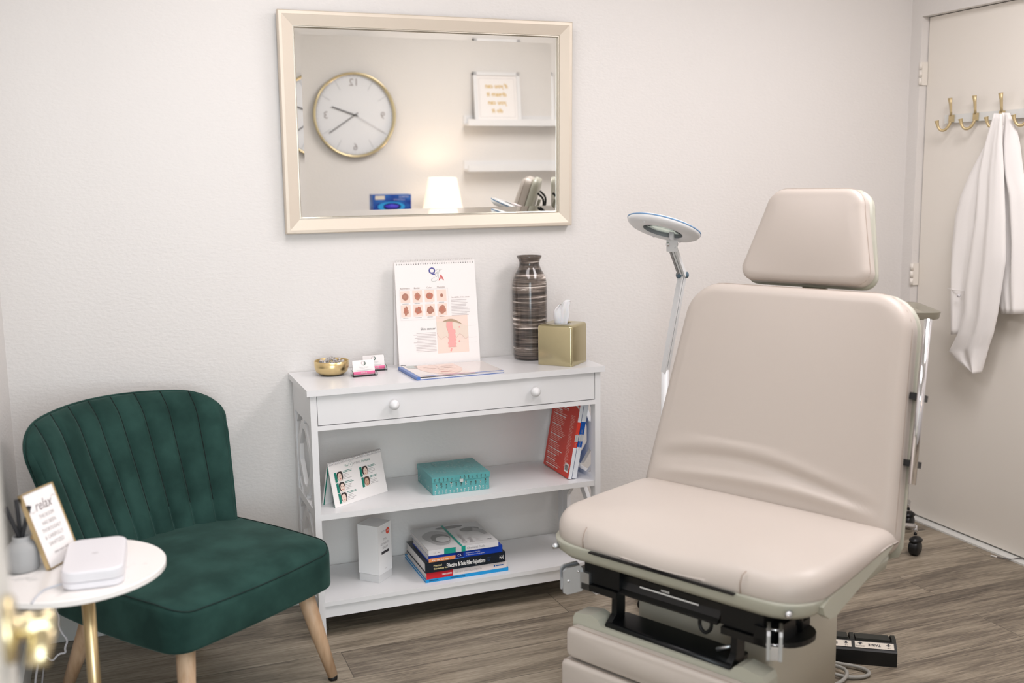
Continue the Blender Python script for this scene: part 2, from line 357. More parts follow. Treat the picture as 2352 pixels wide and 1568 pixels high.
# ================================================================== console table
ct = thing('console_table', 'long white console table with one drawer and two shelves under the mirror', 'console table', (-.394, -.33, 0))
CW, CD = .979, .318   # local x 0..CW, y 0..CD
g = M(); g.box((-.011, -.011, .788), (CW+.012, CD+.007, .807), FURN, .0015); g.build('tabletop', ct)
def side_panel(x):
    g = M(); T = Matrix(((0, 0, 1, x), (1, 0, 0, 0), (0, 1, 0, 0), (0, 0, 0, 1)))   # (y,z,x)
    t = .02
    def bx(a, b): g.box((a[0], a[1], 0), (b[0], b[1], t), FURN, .0012, T)
    bx((0, 0), (.034, .788)); bx((CD-.034, 0), (CD, .788)); bx((.034, .69), (CD-.034, .788)); bx((.034, .07), (CD-.034, .13))
    def module(z0, z1):
        y0, y1 = .034, CD-.034; ym = (y0+y1)/2
        o0, o1 = .045, .011; c = .052
        def octo(a, b, c0, d0, c): return [(a+c, c0), (b-c, c0), (b, c0+c), (b, d0-c), (b-c, d0), (a+c, d0), (a, d0-c), (a, c0+c)]
        O = octo(y0+.016, y1-.016, z0+.016, z1-.016, .075); I = octo(y0+.040, y1-.040, z0+.04, z1-.04, .066)
        n = 8; v = [(p[0], p[1], zz) for zz in (0.003, t-.003) for p in O] + [(p[0], p[1], zz) for zz in (0.003, t-.003) for p in I]; f = []
        for i in range(n):
            j = (i+1) % n
            f += [(i, j, 8+j, 8+i), (16+j, 16+i, 24+i, 24+j), (j, i, 16+i, 16+j), (8+i, 8+j, 24+j, 24+i)]
        g.add(v, f, FURN, False, T)
        for a, b in (((y0-.001, z0+(z1-z0)*.5-.05), (y0+.02, z0+(z1-z0)*.5+.05)), ((y1-.02, z0+(z1-z0)*.5-.05), (y1+.001, z0+(z1-z0)*.5+.05)), ((ym-.012, z0-.001), (ym+.012, z0+.02)), ((ym-.012, z1-.02), (ym+.012, z1+.001))):
            g.box((a[0], a[1], .0035), (b[0], b[1], t-.0035), FURN, 0, T)
        # thin inner border following the corners
        for (cy, sy) in ((y0, 1), (y1, -1)):
            for (cz, sz) in ((z0, 1), (z1, -1)):
                g.add([(cy, cz+sz*.028, zz) for zz in (.004, t-.004)] + [(cy, cz+sz*.04, zz) for zz in (.004, t-.004)] + [(cy+sy*.034, cz, zz) for zz in (.004, t-.004)] + [(cy+sy*.046, cz, zz) for zz in (.004, t-.004)],
                      [(0, 2, 6, 4), (1, 5, 7, 3), (0, 4, 5, 1), (2, 3, 7, 6)], FURN, False, T)
    bx((.034, .398), (CD-.034, .424)); module(.424, .69); module(.13, .398)
    g.build('side_panel', ct)
side_panel(0); side_panel(CW-.02)
g = M(); g.box((.02, .004, .391), (CW-.02, CD, .409), FURN, .0012); g.build('shelf', ct)
g = M(); g.box((.02, .002, .110), (CW-.02, CD, .124), FURN, .0012); g.build('shelf', ct)
g = M(); g.box((.02, .009, .071), (CW-.02, .022, .1085), FURN, .001); g.box((.02, CD-.018, .071), (CW-.02, CD-.002, .1095), FURN); g.build('apron', ct)
g = M(); g.box((.02, .0, .677), (CW-.02, CD, .692), FURN, .001); g.build('drawer_rail', ct)
dr = thing('drawer', None, None); dr.parent = ct
g = M(); g.box((.022, .001, .6945), (CW-.022, .018, .786), FURN, .0012); g.box((.03, .018, .697), (CW-.03, CD-.01, .78), pm('drawer_inside', (150, 150, 152))); g.build('drawer_front', dr)
for x in (.258, .735):
    g = M(); g.lathe([(.006, 0), (.006, .008), (.013, .012), (.0165, .018), (.0155, .025), (.010, .030), (.0, .0315)], FURN, 24, Matrix.Translation((x, .001, .742)) @ Matrix.Rotation(PI/2, 4, 'X')); g.build('knob', dr)

# ================================================================== things on the console top
ZT = .8073
bo = thing('candy_bowl', 'small round gold bowl on the left end of the console top', 'bowl', (-.278, -.098, ZT))
g = M(); g.lathe([(.0, .001), (.030, 0), (.040, .003), (.051, .012), (.0555, .026), (.056, .047), (.0548, .0475), (.054, .046), (.052, .026), (.046, .012), (.03, .007), (0, .006)], BOWLG, 48, caps=(False, False)); g.build('bowl', bo)
g = M(); rr = random.Random(3)
for i in range(90):
    a, q = rr.uniform(0, 2*PI), .045*math.sqrt(rr.random()); z = .03+rr.random()*.016+ (.012 if q < .02 else 0)
    T = Matrix.Translation((q*math.cos(a), q*math.sin(a), z)) @ Euler((rr.uniform(0, 3), rr.uniform(0, 3), rr.uniform(0, 3))).to_matrix().to_4x4()
    k = rr.uniform(.004, .008); g.add([(k, 0, 0), (-k, 0, 0), (0, k*.7, 0), (0, -k*.7, 0), (0, 0, k*.5), (0, 0, -k*.5)], [(0, 2, 4), (2, 1, 4), (1, 3, 4), (3, 0, 4), (2, 0, 5), (1, 2, 5), (3, 1, 5), (0, 3, 5)], mat('clear_wrap', (244, 240, 240), .15, trans=.45), False, T)
tb = g.build('clear_wrapped_candies'); tb.location = (-.278, -.098, ZT+.0008); tag(tb, 'clear cellophane wrapped sweets heaped inside the small gold bowl', 'sweets', kind='stuff')

def card_set(x, y, rz, name, lab1, lab2, wide=.089):
    t = thing('card_holder', lab1, 'card holder', (x, y, ZT), rz); t.scale = (.86, .86, .86)
    g = M()
    g.box((-.047, -.026, 0), (.047, .022, .0025), GLASSC, .001); g.box((-.047, -.0265, .002), (.047, -.0245, .013), GLASSC, .0007)
    T = Matrix.Translation((0, .004, .002)) @ Matrix.Rotation(math.radians(-14), 4, 'X'); g.box((-.047, 0, 0), (.047, .002, .036), GLASSC, .0007, T)
    for sx in (-.047, .045): g.prism([(-.026, .001), (.02, .001), (.011, .024), (-.018, .018)], 0, .002, GLASSC, 0, Matrix(((0, 0, 1, sx), (1, 0, 0, 0), (0, 1, 0, 0), (0, 0, 0, 1))))
    g.build('tray', t)
    c = thing('business_cards', lab2, 'business cards', (x, y, ZT), rz); c.scale = (.86, .86, .86)
    g = M(); T = Matrix.Translation((0, -.010, .0035)) @ Matrix.Rotation(math.radians(-14), 4, 'X')
    F = T @ Matrix(((1, 0, 0, 0), (0, 0, -1, 0), (0, 1, 0, 0), (0, 0, 0, 1)))   # x right, y up, z toward viewer
    g.prism(rrect(-.0425, 0, .0425, .056, [0, 0, .005, .005], 4), -.007, 0, PAPER, 0, F)
    PK = pm('hot_pink', (255, 122, 172)); g.quad(-.0425, .002, .0425, .0135, PK, F); g.text(name, .0105, INKW, 0, .004, F, z=.0009)
    lg = pm('logo_green', (96, 112, 104)); pk = pm('logo_blush', (214, 200, 200))
    def arc(cx, cy, r, a0, a1, w0, w1, m):
        n = 12; pts = []
        for k in range(n+1): a = a0+(a1-a0)*k/n; ww = w0+(w1-w0)*math.sin(PI*k/n); pts.append(((r+ww/2)*math.cos(a)+cx, (r+ww/2)*math.sin(a)+cy))
        for k in range(n, -1, -1): a = a0+(a1-a0)*k/n; ww = w0+(w1-w0)*math.sin(PI*k/n); pts.append(((r-ww/2)*math.cos(a)+cx, (r-ww/2)*math.sin(a)+cy))
        g.poly(pts, m, F)
    arc(0, .044, .0072, -2.2, 1.5, .0006, .0042, lg); arc(0, .044, .0072, 1.7, 4.0, .0006, .004, pk)
    g.line([(-.0005, .0505), (.002, .045), (0, .041), (-.003, .038)], .0009, pk, F)
    g.text('Belle Visage', .0075, pm('pale_ink', (205, 202, 200)), 0, .027, F, shear=.4); g.para(-.013, .0245, .026, 1, .003, pm('pale_ink', (205, 202, 200)), F, .3)
    g.para(-.03, .018, .06, 1, .0028, INKL, F, .22, 5, mn=.95); g.para(-.014, .0155, .028, 1, .0028, INKL, F, .22, 6, mn=.95)
    g.build('card_stack', c)
card_set(-.186, -.158, .06, 'APRIL', 'clear acrylic card holder holding the cards with the APRIL stripe', 'front stack of white business cards with pink APRIL stripe')
card_set(-.133, -.078, .02, 'NICOLE', 'clear acrylic card holder behind the one with the APRIL stripe', 'rear stack of white business cards, its pink stripe half hidden')

# flip chart
fc = thing('flip_chart', 'tall spiral-bound medical flip chart headed Q and A standing on the console', 'flip chart', (.0955, -.094, ZT), -.055)
ln = math.atan2(.045, .355)
PW, PH = .142, .356
F = Matrix.Rotation(-ln, 4, 'X') @ Matrix(((1, 0, 0, 0), (0, 0, -1, 0), (0, 1, 0, 0), (0, 0, 0, 1)))
g = M(); g.prism([(-PW, .003), (PW, .003), (PW-.002, PH), (-PW+.002, PH)], -.004, 0, PAPER, 0, F)
for k in range(33): g.poly([(-.132+k*.00825+.0016*math.cos(a), PH-.008+.0022*math.sin(a)) for a in [i*PI/3 for i in range(6)]], pm('hole_grey', (110, 106, 108)), F)
NAVY = pm('navy_print', (88, 88, 150)); CORAL = pm('coral_print', (208, 92, 92))
g.text('Q', .030, NAVY, -.012, PH-.042, F, bold=.0009); g.text('A', .028, CORAL, .019, PH-.066, F, bold=.0004)
g.line(smoothpath([(.024, PH-.028), (.006, PH-.036), (-.002, PH-.050), (.004, PH-.056), (.016, PH-.03), (.008, PH-.026), (.0, PH-.036), (.012, PH-.05), (.006, PH-.066), (-.012, PH-.070), (-.018, PH-.062), (-.004, PH-.055)], 2), .0009, pm('sage_ink', (150, 160, 155)), F)
SK = pm('skin_tile', (236, 214, 202)); ML = [pm('mole_a', (172, 122, 104)), pm('mole_b', (182, 128, 108)), pm('mole_c', (188, 118, 98))]
BRN = pm('brown_ink', (150, 125, 118)); x0, yt = -.125, PH-.098
g.line([(x0-.003, yt+.004), (x0+.165, yt+.004), (x0+.165, yt-.098), (x0-.003, yt-.098), (x0-.003, yt+.004)], .0005, pm('pale_ink', (205, 202, 200)), F)
for i, h in enumerate(('Asymmetry', 'Border', 'Color', 'Diameter')): g.text(h, .0075, BRN, x0+.016+i*.042, yt+.007, F)
sh = [[(.011, .012, 0), (.010, .0125, .08), (.0125, .011, .08), (.005, .006, 0)], [(.008, .015, .28), (.0115, .0125, .22), (.012, .013, .15), (.0125, .0145, .16)]]
for r in range(2):
    for i in range(4):
        cx, cy = x0+.016+i*.042, yt-.019-r*.048
        g.quad(cx-.0165, cy-.020, cx+.0165, cy+.020, SK, F); a, b, q = sh[r][i]; rr = random.Random(r*9+i); ph = rr.uniform(0, 6)
        pts = [((a*(1+q*math.sin(5*t+ph)*.6+q*.4*math.sin(11*t)))*math.cos(t)+cx, (b*(1+q*math.sin(4*t+ph)*.6+q*.5*math.sin(9*t+1)))*math.sin(t)+cy) for t in [2*PI*k/40 for k in range(40)]]
        g.poly(pts, ML[(i+r) % 3], F, .0009); g.poly([(cx+(p[0]-cx)*.5-.001, cy+(p[1]-cy)*.45+.001) for p in pts], ML[(i+r+1) % 3], F, .0012)
        g.para(cx-.011, cy-.0245, .022, 1, .004, INKL, F, .35, i+r, mn=.8)
g.text('The ABCDs of skin cancer', .0065, BRN, .049, PH-.128, F, 'LEFT', width=.066); g.para(.049, PH-.136, .068, 11, .0052, pm('rose_grey_ink', (190, 180, 180)), F, .28, 4, mn=.75)
g.text('Skin cancer', .0115, INK, -.010, PH-.232, F, 'RIGHT'); g.para(-.088, PH-.243, .078, 13, .0052, pm('rose_grey_ink', (190, 180, 180)), F, .26, 8, 'r', .82)
a0, b0, a1, b1 = -.006, PH-.314, .104, PH-.188
g.quad(a0, b0, a1, b1, SK, F)
def xy(u, v): return (a0+(a1-a0)*u, b0+(b1-b0)*v)
g.poly([xy(u, v) for u, v in ((0, .86), (.15, .86), (.3, .84), (.5, .82), (.7, .79), (.85, .74), (1, .7), (1, .42), (.93, .36), (.87, .37), (.8, .46), (.72, .5), (.66, .44), (.6, .38), (.36, .38), (.3, .45), (.2, .41), (.12, .37), (.05, .45), (0, .55))], pm('skin_layer', (228, 212, 198)), F, .0006)
g.poly([xy(.2+.62*t, .86+.1*math.sin(PI*t)-.1*t) for t in [k/12 for k in range(13)]] + [xy(.82-.62*t, .755+.085*t+.04*math.sin(PI*t)) for t in [k/12 for k in range(13)]], pm('lash_brown', (176, 152, 128)), F, .0012)
rr = random.Random(5); pts = []
for s_, rng in ((-1, range(0, 24)), (1, range(23, -1, -1))):
    for k in rng: v = .84-k*.03; pts.append(xy((.42 if v > .6 else .47)+s_*(.085+.05*(1-v)+rr.uniform(-.02, .02)), v))
SP = pm('lesion_pink', (242, 168, 164)); g.poly(pts, SP, F, .0014)
for (u, v, q) in ((.42, .06, .035), (.44, .1, .03), (.7, .3, .03), (.72, .68, .025)): g.poly([(xy(u, v)[0]+q*.09*math.cos(a), xy(u, v)[1]+q*.11*math.sin(a)) for a in [i*PI/4 for i in range(8)]], SP, F, .0014)
g.line([xy(u, v) for u, v in ((0, .55), (.05, .45), (.12, .37), (.2, .41), (.3, .45), (.36, .38))], .0008, pm('layer_line', (205, 170, 160)), F, .0009)
g.line([xy(u, v) for u, v in ((.6, .38), (.66, .44), (.72, .5), (.8, .46), (.87, .37), (.93, .36), (1, .42))], .0008, pm('layer_line', (205, 170, 160)), F, .0009)
for v, v2 in ((.7, .7), (.38, .38), (.28, .24)): g.line([xy(.7, v), xy(1.12, v2), xy(1.27, v2+.01)], .0004, pm('pale_ink', (205, 202, 200)), F)
g.quad(-.138, .008, -.12, .0095, INK, F)
g.build('pages', fc)
g = M(); Tb = Matrix.Translation((0, .0, 0))
g.prism([(-PW+.0, 0), (PW, 0), (PW-.002, PH-.004), (-PW+.002, PH-.004)], -.0075, -.0042, PAPER, 0, F)
top = F @ Vector((0, PH, -.006)); F2 = fr((0, top.y+.022, 0), (1, 0, 0), (0, top.y-(top.y+.022)-.002, top.z))
F2 = fr((0, top.y+.020, .0), (1, 0, 0), (0, -.018, top.z)); g.prism([(-PW-.004, 0), (PW, 0), (PW-.002, PH-.004), (-PW+.002, PH-.004)], -.0015, .0015, PAPER, 0, F2); g.build('easel_back', fc)
g = M()
for k in range(33):
    c = F @ Vector((-.132+k*.00825, PH-.001, -.002)); g.tube([c+Vector((0, .0065*math.cos(a), .0075*math.sin(a))) for a in [2*PI*i/10 for i in range(10)]], .0006, INKW, 5, closed=True)
g.build('spiral_binding', fc)

# booklet lying in front of it
bk = thing('booklet', 'thin landscape booklet with a face on the cover lying before the flip chart', 'booklet', (.093, -.2135, ZT), .02)
BLU = pm('booklet_blue', (84, 118, 184), .3); g = M(); g.box((-.149, -.105, 0), (-.137, .105, .0105), BLU, .001); g.box((-.149, -.105, 0), (.149, .105, .0012), BLU); g.build('spine', bk)
g = M(); g.box((-.139, -.102, .0016), (.146, .102, .0058), PAPER); g.build('pages', bk)
g = M(); CV = mat('booklet_cover', (222, 212, 208), .12, coat=.5); T = fr((0, 0, .0088), (1, 0, -.012), (0, 1, 0))
g.prism([(-.138, -.105), (.149, -.105), (.149, .105), (-.138, .105)], -.0007, .0007, CV, 0, T)
g.quad(-.128, -.1045, .149, -.094, BLU, T, .0009); g.quad(-.075, -.1045, .05, -.094, pm('booklet_mauve', (176, 124, 150), .3), T, .0012)
FK = pm('face_tone', (232, 206, 194), .25); fx = -.03
g.poly([(fx+.072*math.cos(a), .03+.115*math.sin(a)) for a in [PI*1.04+PI*.92*i/24 for i in range(25)]] + [(fx+.07, .09), (fx-.07, .09)], FK, T, .001)
FD = pm('face_shade', (176, 146, 136), .3)
for s in (-1, 1):
    g.poly([(fx+s*.030+.017*math.cos(a), .022+.0045*math.sin(a)) for a in [2*PI*i/14 for i in range(14)]], FD, T, .0013); g.line([(fx+s*.012, .046), (fx+s*.03, .053), (fx+s*.05, .044)], .003, FD, T, .0013)
g.poly([(fx+.02*math.cos(a), -.045+.007*math.sin(a)) for a in [2*PI*i/14 for i in range(14)]], pm('lip_tone', (206, 140, 136), .25), T, .0013)
g.line([(fx-.004, .03), (fx-.009, -.008), (fx+.006, -.016)], .0016, FD, T, .0013); g.line([(fx-.004, .09), (fx+.03, -.09)], .0012, INKW, T, .0015)
g.poly([(-.128, .10), (-.085, .10), (-.10, .045), (-.128, .06)], pm('cover_teal_shade', (176, 184, 180), .3), T, .001)
g.para(.05, .03, .07, 3, .011, INKL, T, .3, 3); g.build('cover', bk)

# vase
va = thing('vase', 'tall shouldered ceramic vase with brown and white swirls beside the tissue box', 'vase', (.430, -.085, ZT)); va.scale = (1.11, 1.11, 1)
g = M(); g.lathe([(0, .001), (.046, 0), (.0515, .003), (.0535, .012), (.0545, .06), (.0552, .15), (.0555, .24), (.0545, .268), (.051, .285), (.044, .301), (.037, .314), (.0325, .327), (.0315, .337), (.034, .347), (.0385, .356), (.0395, .360), (.0385, .3615), (.036, .359), (.031, .347), (.0285, .336), (.03, .322), (.04, .298), (.05, .26), (.05, .02), (0, .015)], VASEM, 64, caps=(False, False)); g.build('vase_body', va)
# tissue box cover
tx = thing('tissue_box_cover', 'square antique gold tissue box cover on the right end of the console', 'tissue box', (.4935, -.2215, ZT), math.radians(-48.4))
g = M(); ab = .064
O = rrect(-ab, -ab, ab, ab, .008, 4); HOLE = [(.030*math.cos(a), .024*math.sin(a)) for a in [2*PI*i/len(O) for i in range(len(O))]]
def rk(P, d): return [((abs(p[0])-d)*(1 if p[0] > 0 else -1), (abs(p[1])-d)*(1 if p[1] > 0 else -1)) for p in P]
Hh = [(.034*math.cos(math.atan2(p[1], p[0])), .027*math.sin(math.atan2(p[1], p[0]))) for p in O]
g.loft([[(p[0], p[1], 0) for p in O], [(p[0], p[1], .129) for p in O], [(p[0], p[1], .134) for p in rk(O, .0015)], [(p[0], p[1], .1375) for p in rk(O, .005)], [(p[0], p[1], .1385) for p in rk(O, .012)]] + [[(p[0], p[1], .1385) for p in Hh], [(p[0], p[1], .134) for p in Hh], [(p[0], p[1], .134) for p in rk(O, .012)], [(p[0], p[1], .02) for p in rk(O, .01)]], TISG, True, (False, False)); g.build('cover', tx)
# tissue
ts = thing('tissue', 'white tissue pulled up out of the gold box', 'tissue', (.4935, -.2215, ZT), math.radians(-8))
g = M(); rings = []
for k in range(15):
    t = k/14; z = .118+t*.098; cx = -.006+.004*math.sin(t*3)+(.018*max(0, t-.7)/.3 if t > .7 else 0); wd = .0135+.013*math.sin(t*2.6+.2) if t < .9 else .017; wd = max(wd, .010)*(.95 if t < .3 else 1.0); n = 36; R = []
    for j in range(n):
        a = 2*PI*j/n; u = math.cos(a); fold = .0055*math.sin(u*5+t*2.5)+.003*math.sin(u*11+1+t)
        R.append((cx+u*wd*(1+.15*t), math.sin(a)*.0012+fold*(1-.3*t)-.006*t, z+.012*(u*.5)*t-(.010*abs(u)**2 if t > .95 else 0)))
    rings.append(R)
g.loft(rings, TISSUE, True, (True, True)); g.build('tissue_sheet', ts)

# ================================================================== middle shelf
ZM = .4095
pf = thing('desk_flip_book', 'small spiral-bound tent portfolio with portrait photos on the middle shelf', 'flip book', (-.219, -.218, ZM), .515)
PWd, PHt = .114, .142; l2 = math.atan2(.03, .137)
F = Matrix.Translation((0, -.0, 0)) @ Matrix.Rotation(-l2, 4, 'X') @ Matrix(((1, 0, 0, 0), (0, 0, -1, 0), (0, 1, 0, 0), (0, 0, 0, 1)))
TEAL = pm('teal_print', (14, 122, 104)); g = M(); g.prism([(-PWd, 0), (PWd, 0), (PWd, PHt), (-PWd, PHt)], -.0022, 0, PAPER, 0, F); g.prism([(-PWd, 0), (PWd, 0), (PWd, PHt), (-PWd, PHt)], -.0034, -.0024, TEAL, 0, F)
g.text('The', .0105, TEAL, -.041, .118, F); g.text('V', .008, TEAL, -.0225, .1185, F); g.text('VI PEEL', .0105, INKL, .0045, .118, F); g.text('Portfolio', .0105, TEAL, .043, .118, F, shear=.2)
g.line([(-.0225+.0085*math.cos(a), .1215+.0085*math.sin(a)) for a in [2*PI*i/20 for i in range(21)]], .0004, TEAL, F)
def portrait(x, y, w_, h_, hair, skin, seed, g=g, F=F):
    g.quad(x, y, x+w_*.28, y+h_, TEAL, F, .0008); px0 = x+w_*.28
    W = w_*.72; g.quad(px0, y, px0+W, y+h_, pm('portrait_bg', (228, 220, 214)), F, .0008)
    cx, cy = px0+W*.5, y+h_*.48; HR = pm('hair_%s' % 'ab'[hair], ((52, 44, 42), (84, 66, 56))[hair]); S = pm('skin_%s' % 'abc'[skin], ((226, 200, 186), (232, 208, 194), (198, 162, 140))[skin]); Dk = pm('feature_dark', (92, 64, 58))
    g.poly([(min(max(cx+W*.56*math.cos(a), px0), px0+W), min(max(cy+h_*.08+h_*.5*math.sin(a), y), y+h_)) for a in [2*PI*i/20 for i in range(20)]], HR, F, .001)
    g.poly([(cx+(seed % 2-.5)*W*.1+W*.36*math.cos(a), cy-h_*.03+h_*.40*math.sin(a)) for a in [2*PI*i/20 for i in range(20)]], S, F, .0012)
    for sx in (-1, 1): g.poly([(cx+sx*W*.15+W*.08*math.cos(a), cy+h_*.07+h_*.03*math.sin(a)) for a in [2*PI*i/8 for i in range(8)]], Dk, F, .0015)
    g.poly([(cx+W*.12*math.cos(a), cy-h_*.22+h_*.035*math.sin(a)) for a in [2*PI*i/8 for i in range(8)]], pm('lip_rose', (176, 92, 88)), F, .0015)
for i, (x, y, h, s) in enumerate(((-.096, .077, 0, 0), (-.095, .0425, 0, 1), (-.094, .0085, 0, 1), (.0105, .0715, 0, 0), (.0115, .037, 1, 2))):
    portrait(x, y, .034, .032, h, s, i)
    g.para(x+.0365, y+.029, .04, 2, .004, TEAL, F, .4, i, mn=.7); g.para(x+.0365, y+.019, .036, 4, .0048, INKL, F, .25, i+9, mn=.4)
g.build('front_page', pf)
g = M(); F3 = Matrix.Translation((0, .060, 0)) @ Matrix.Rotation(l2, 4, 'X') @ Matrix(((1, 0, 0, 0), (0, 0, -1, 0), (0, 1, 0, 0), (0, 0, 0, 1)))
g.prism([(-PWd, 0), (PWd, 0), (PWd, PHt), (-PWd, PHt)], .0, .0014, PAPER, 0, F3); g.prism([(-PWd-.0003, 0), (-PWd+.003, 0), (-PWd+.003, PHt-.01), (-PWd-.0003, PHt-.01)], .0014, .003, TEAL, 0, F3); g.prism([(-PWd, 0), (PWd, 0), (PWd, PHt), (-PWd, PHt)], -.004, -.0002, PAPER, 0, F3); g.build('back_pages', pf)
g = M()
for k in range(38): c = Vector((-.110+k*.00595, .030, .1375)); g.tube([c+Vector((0, .0068*math.cos(a), .0062*math.sin(a)-.001)) for a in [2*PI*i/10 for i in range(10)]], .0007, CHROME, 5, closed=True)
g.build('spiral_binding', pf)

tbx = thing('keepsake_box', 'teal floral keepsake box with silver plants, centre of the middle shelf', 'box', (.104, -.178, ZM), -.015)
TB = pm('teal_paper', (92, 162, 164), .35); SV = mat('silver_foil', (226, 228, 226), .3, .35); DKS = mat('dark_foil', (96, 84, 74), .35, .4)
g = M(); g.box((-.098, -.092, 0), (.098, .092, .042), TB, .0008); FF = fr((0, -.0925, 0), (1, 0, 0), (0, 0, 1)); FSd = fr((-.0985, 0, 0), (0, -1, 0), (0, 0, 1)); FTp = fr((0, 0, .0605), (1, 0, 0), (0, 1, 0))
def flower(g, F, x, y, s, m, m2, rr):
    g.line([(x, y), (x+rr.uniform(-.4, .4)*s, y+s), (x+rr.uniform(-.6, .6)*s, y+1.9*s)], s*.10, m, F)
    for k in range(5): yy = y+s*(.3+.35*k); sd = 1 if k % 2 else -1; g.poly([(x, yy), (x+sd*s*.45, yy+s*.25), (x+sd*s*.2, yy+s*.35)], m, F)
    g.poly([(x+s*.25*math.cos(a), y+1.9*s+s*.25*math.sin(a)) for a in [2*PI*i/8 for i in range(8)]], m2, F, .0006)
rr = random.Random(11)
for i in range(15): flower(g, FF, -.09+i*.0128, .001, rr.uniform(.005, .0075), SV, SV, rr)
for i in range(11): flower(g, FF, -.085+i*.017, .020, rr.uniform(.006, .009), DKS if i % 3 else SV, DKS, rr)
for i in range(12): flower(g, FSd, -.082+i*.0145, rr.uniform(.001, .018), rr.uniform(.005, .008), SV, SV, rr)
g.build('base', tbx)
g = M(); g.box((-.1, -.094, .042), (.1, .094, .060), TB, .001)
for i in range(13): flower(g, fr((0, -.0945, 0), (1, 0, 0), (0, 0, 1)), -.09+i*.0145, .043, rr.uniform(.004, .0065), DKS, DKS, rr)
for i in range(70): flower(g, FTp, rr.uniform(-.09, .09), rr.uniform(-.085, .07), rr.uniform(.005, .009), pm('pale_foil', (150, 190, 188), .3), pm('pale_foil', (150, 190, 188), .3), rr)
g.build('lid', tbx)
g = M(); g.box((-.006, -.097, .036), (.006, -.0935, .046), SV, .0005); g.build('pull_tab', tbx)

def lean_book(name, label, x, cover, spinebands, back_art, th, wid=.217, hgt=.262, tilt=.185, title=''):
    t = thing(name, label, 'book', (x, -.281, ZM+th*math.sin(tilt)+.0003)); 
    T = Matrix.Rotation(tilt, 4, 'Y')      # leans toward +x
    g = M(); g.box((0, 0, 0), (.0022, wid, hgt), cover, .0004, T); g.box((th-.0022, 0, 0), (th, wid, hgt), cover, .0004, T); F = T @ fr((0, wid, 0), (0, -1, 0), (0, 0, 1))
    if back_art: back_art(g, F, wid, hgt)
    g.build('cover', t)
    g = M(); g.box((.0022, .003, .003), (th-.0022, wid-.003, hgt-.003), PAPER, 0, T); g.build('pages', t)
    g = M(); g.box((0, -.0012, 0), (th, .0005, hgt), cover, .0004, T); S = T @ fr((th, -.0013, 0), (-1, 0, 0), (0, 0, 1)) ; S = T @ fr((0, -.0013, 0), (1, 0, 0), (0, 0, 1))
    for a, b, m in spinebands: g.quad(0, a*hgt, th, b*hgt, m, S, .0003)
    S2 = S @ Matrix.Translation((th*.5, 0, 0)) @ Matrix.Rotation(-PI/2, 4, 'Z')
    g.text(title, .007, INKL, -.135, -.0025, S2, 'CENTER', z=.0008)
    g.build('spine', t); return t
RED = pm('red_cover', (214, 62, 46), .35); BLU2 = pm('royal_blue_cover', (0, 82, 172), .35)
SPW = pm('spine_white', (226, 230, 236), .35); PHO = pm('spine_photo', (196, 198, 200), .35)
def red_art(g, F, wid, hgt):
    PK2 = pm('pale_red_ink', (236, 170, 160)); g.quad(0, hgt-.012, wid, hgt-.0105, INKW, F)
    g.poly([(wid-.05, hgt), (wid-.035, hgt), (wid, hgt-.016), (wid, hgt-.022)], INKW, F)
    y = hgt-.035; rr = random.Random(2)
    for blk in ((2, 1), (3, 2), (6, 1), (6, 1), (4, 1), (4, 1), (3, 1), (3, 1), (3, 1), (2, 1)):
        for k in range(blk[0]): g.quad(.018, y, .018+(wid*.56)*rr.uniform(.55, 1), y+(.0022 if k else .003)*(1 if blk[1] == 1 else 1.2), PK2 if k else INKW, F); y -= .0058
        y -= .002
    y = hgt-.05
    for k in range(36): g.quad(wid-.052, y, wid-.052+.032*rr.uniform(.55, 1), y+.0018, PK2, F); y -= .0051
    g.quad(wid-.042, .018, wid-.010, .048, INKW, F); 
    for k in range(13): g.quad(wid-.037+k*.0018, .024, wid-.037+k*.0018+(.0006 if k % 3 else .0012), .043, INK, F, .0008)
b1 = lean_book('book', 'red paperback with white text leaning at the right of the middle shelf', .485, RED, [(0, .42, SPW), (.42, .5, RED), (.5, .59, PHO), (.59, .76, RED), (.76, 1, SPW)], red_art, .0125, title='Botulinum Toxin')
b2 = lean_book('book', 'white and royal blue paperback leaning between the red book and the side panel', .4995, BLU2, [(0, .42, SPW), (.42, .5, BLU2), (.5, .59, PHO), (.59, .76, BLU2), (.76, 1, SPW)], None, .0165, title='Soft Tissue Augmentation')

# ================================================================== bottom shelf
ZB = .1243
sb = thing('serum_box', 'tall white faceted serum carton standing at the left of the bottom shelf', 'box', (-.175, -.183, ZB), math.radians(-47))
CART = mat('pearl_carton', (236, 236, 236), .3)
g = M(); q = .0395; g.box((-q+.001, -q+.001, 0), (q-.001, q-.001, .025), mat('silver_carton', (222, 222, 222), .3, .2), .0005); g.build('plinth', sb)
g = M(); v = [(-q, -q, .026), (q, -q, .026), (q, q, .026), (-q, q, .026), (-q, -q, .192), (q, -q, .192), (q, q, .192), (-q, q, .192)]
g.box((-q, -q, .026), (q, q, .192), CART, .0006); F = fr((0, -q-.0004, 0), (1, 0, 0), (0, 0, 1)); F = fr((q+.0003, 0, 0), (0, 1, 0), (0, 0, 1))
g.poly([(-q, .15), (q, .192), (q, .026), (-q, .026)], CART, F, .0001)
g.text('TNS', .011, INKL, 0, .137, F); g.text('ADVANCED+', .0105, INKL, 0, .123, F, width=.052); g.text('SERUM', .0105, INKL, 0, .109, F)
g.quad(-.022, .092, .022, .101, INK, F, .0006); g.para(-.017, .0955, .034, 1, .003, INKW, F, .8, 4, mn=.9); g.poly([(.018+.011*math.cos(a), .164+.011*math.sin(a)) for a in [2*PI*i/20 for i in range(20)]], pm('seal_red', (222, 84, 66)), F, .0007); g.text('NEW', .0065, INKW, .018, .162, F, z=.0012)
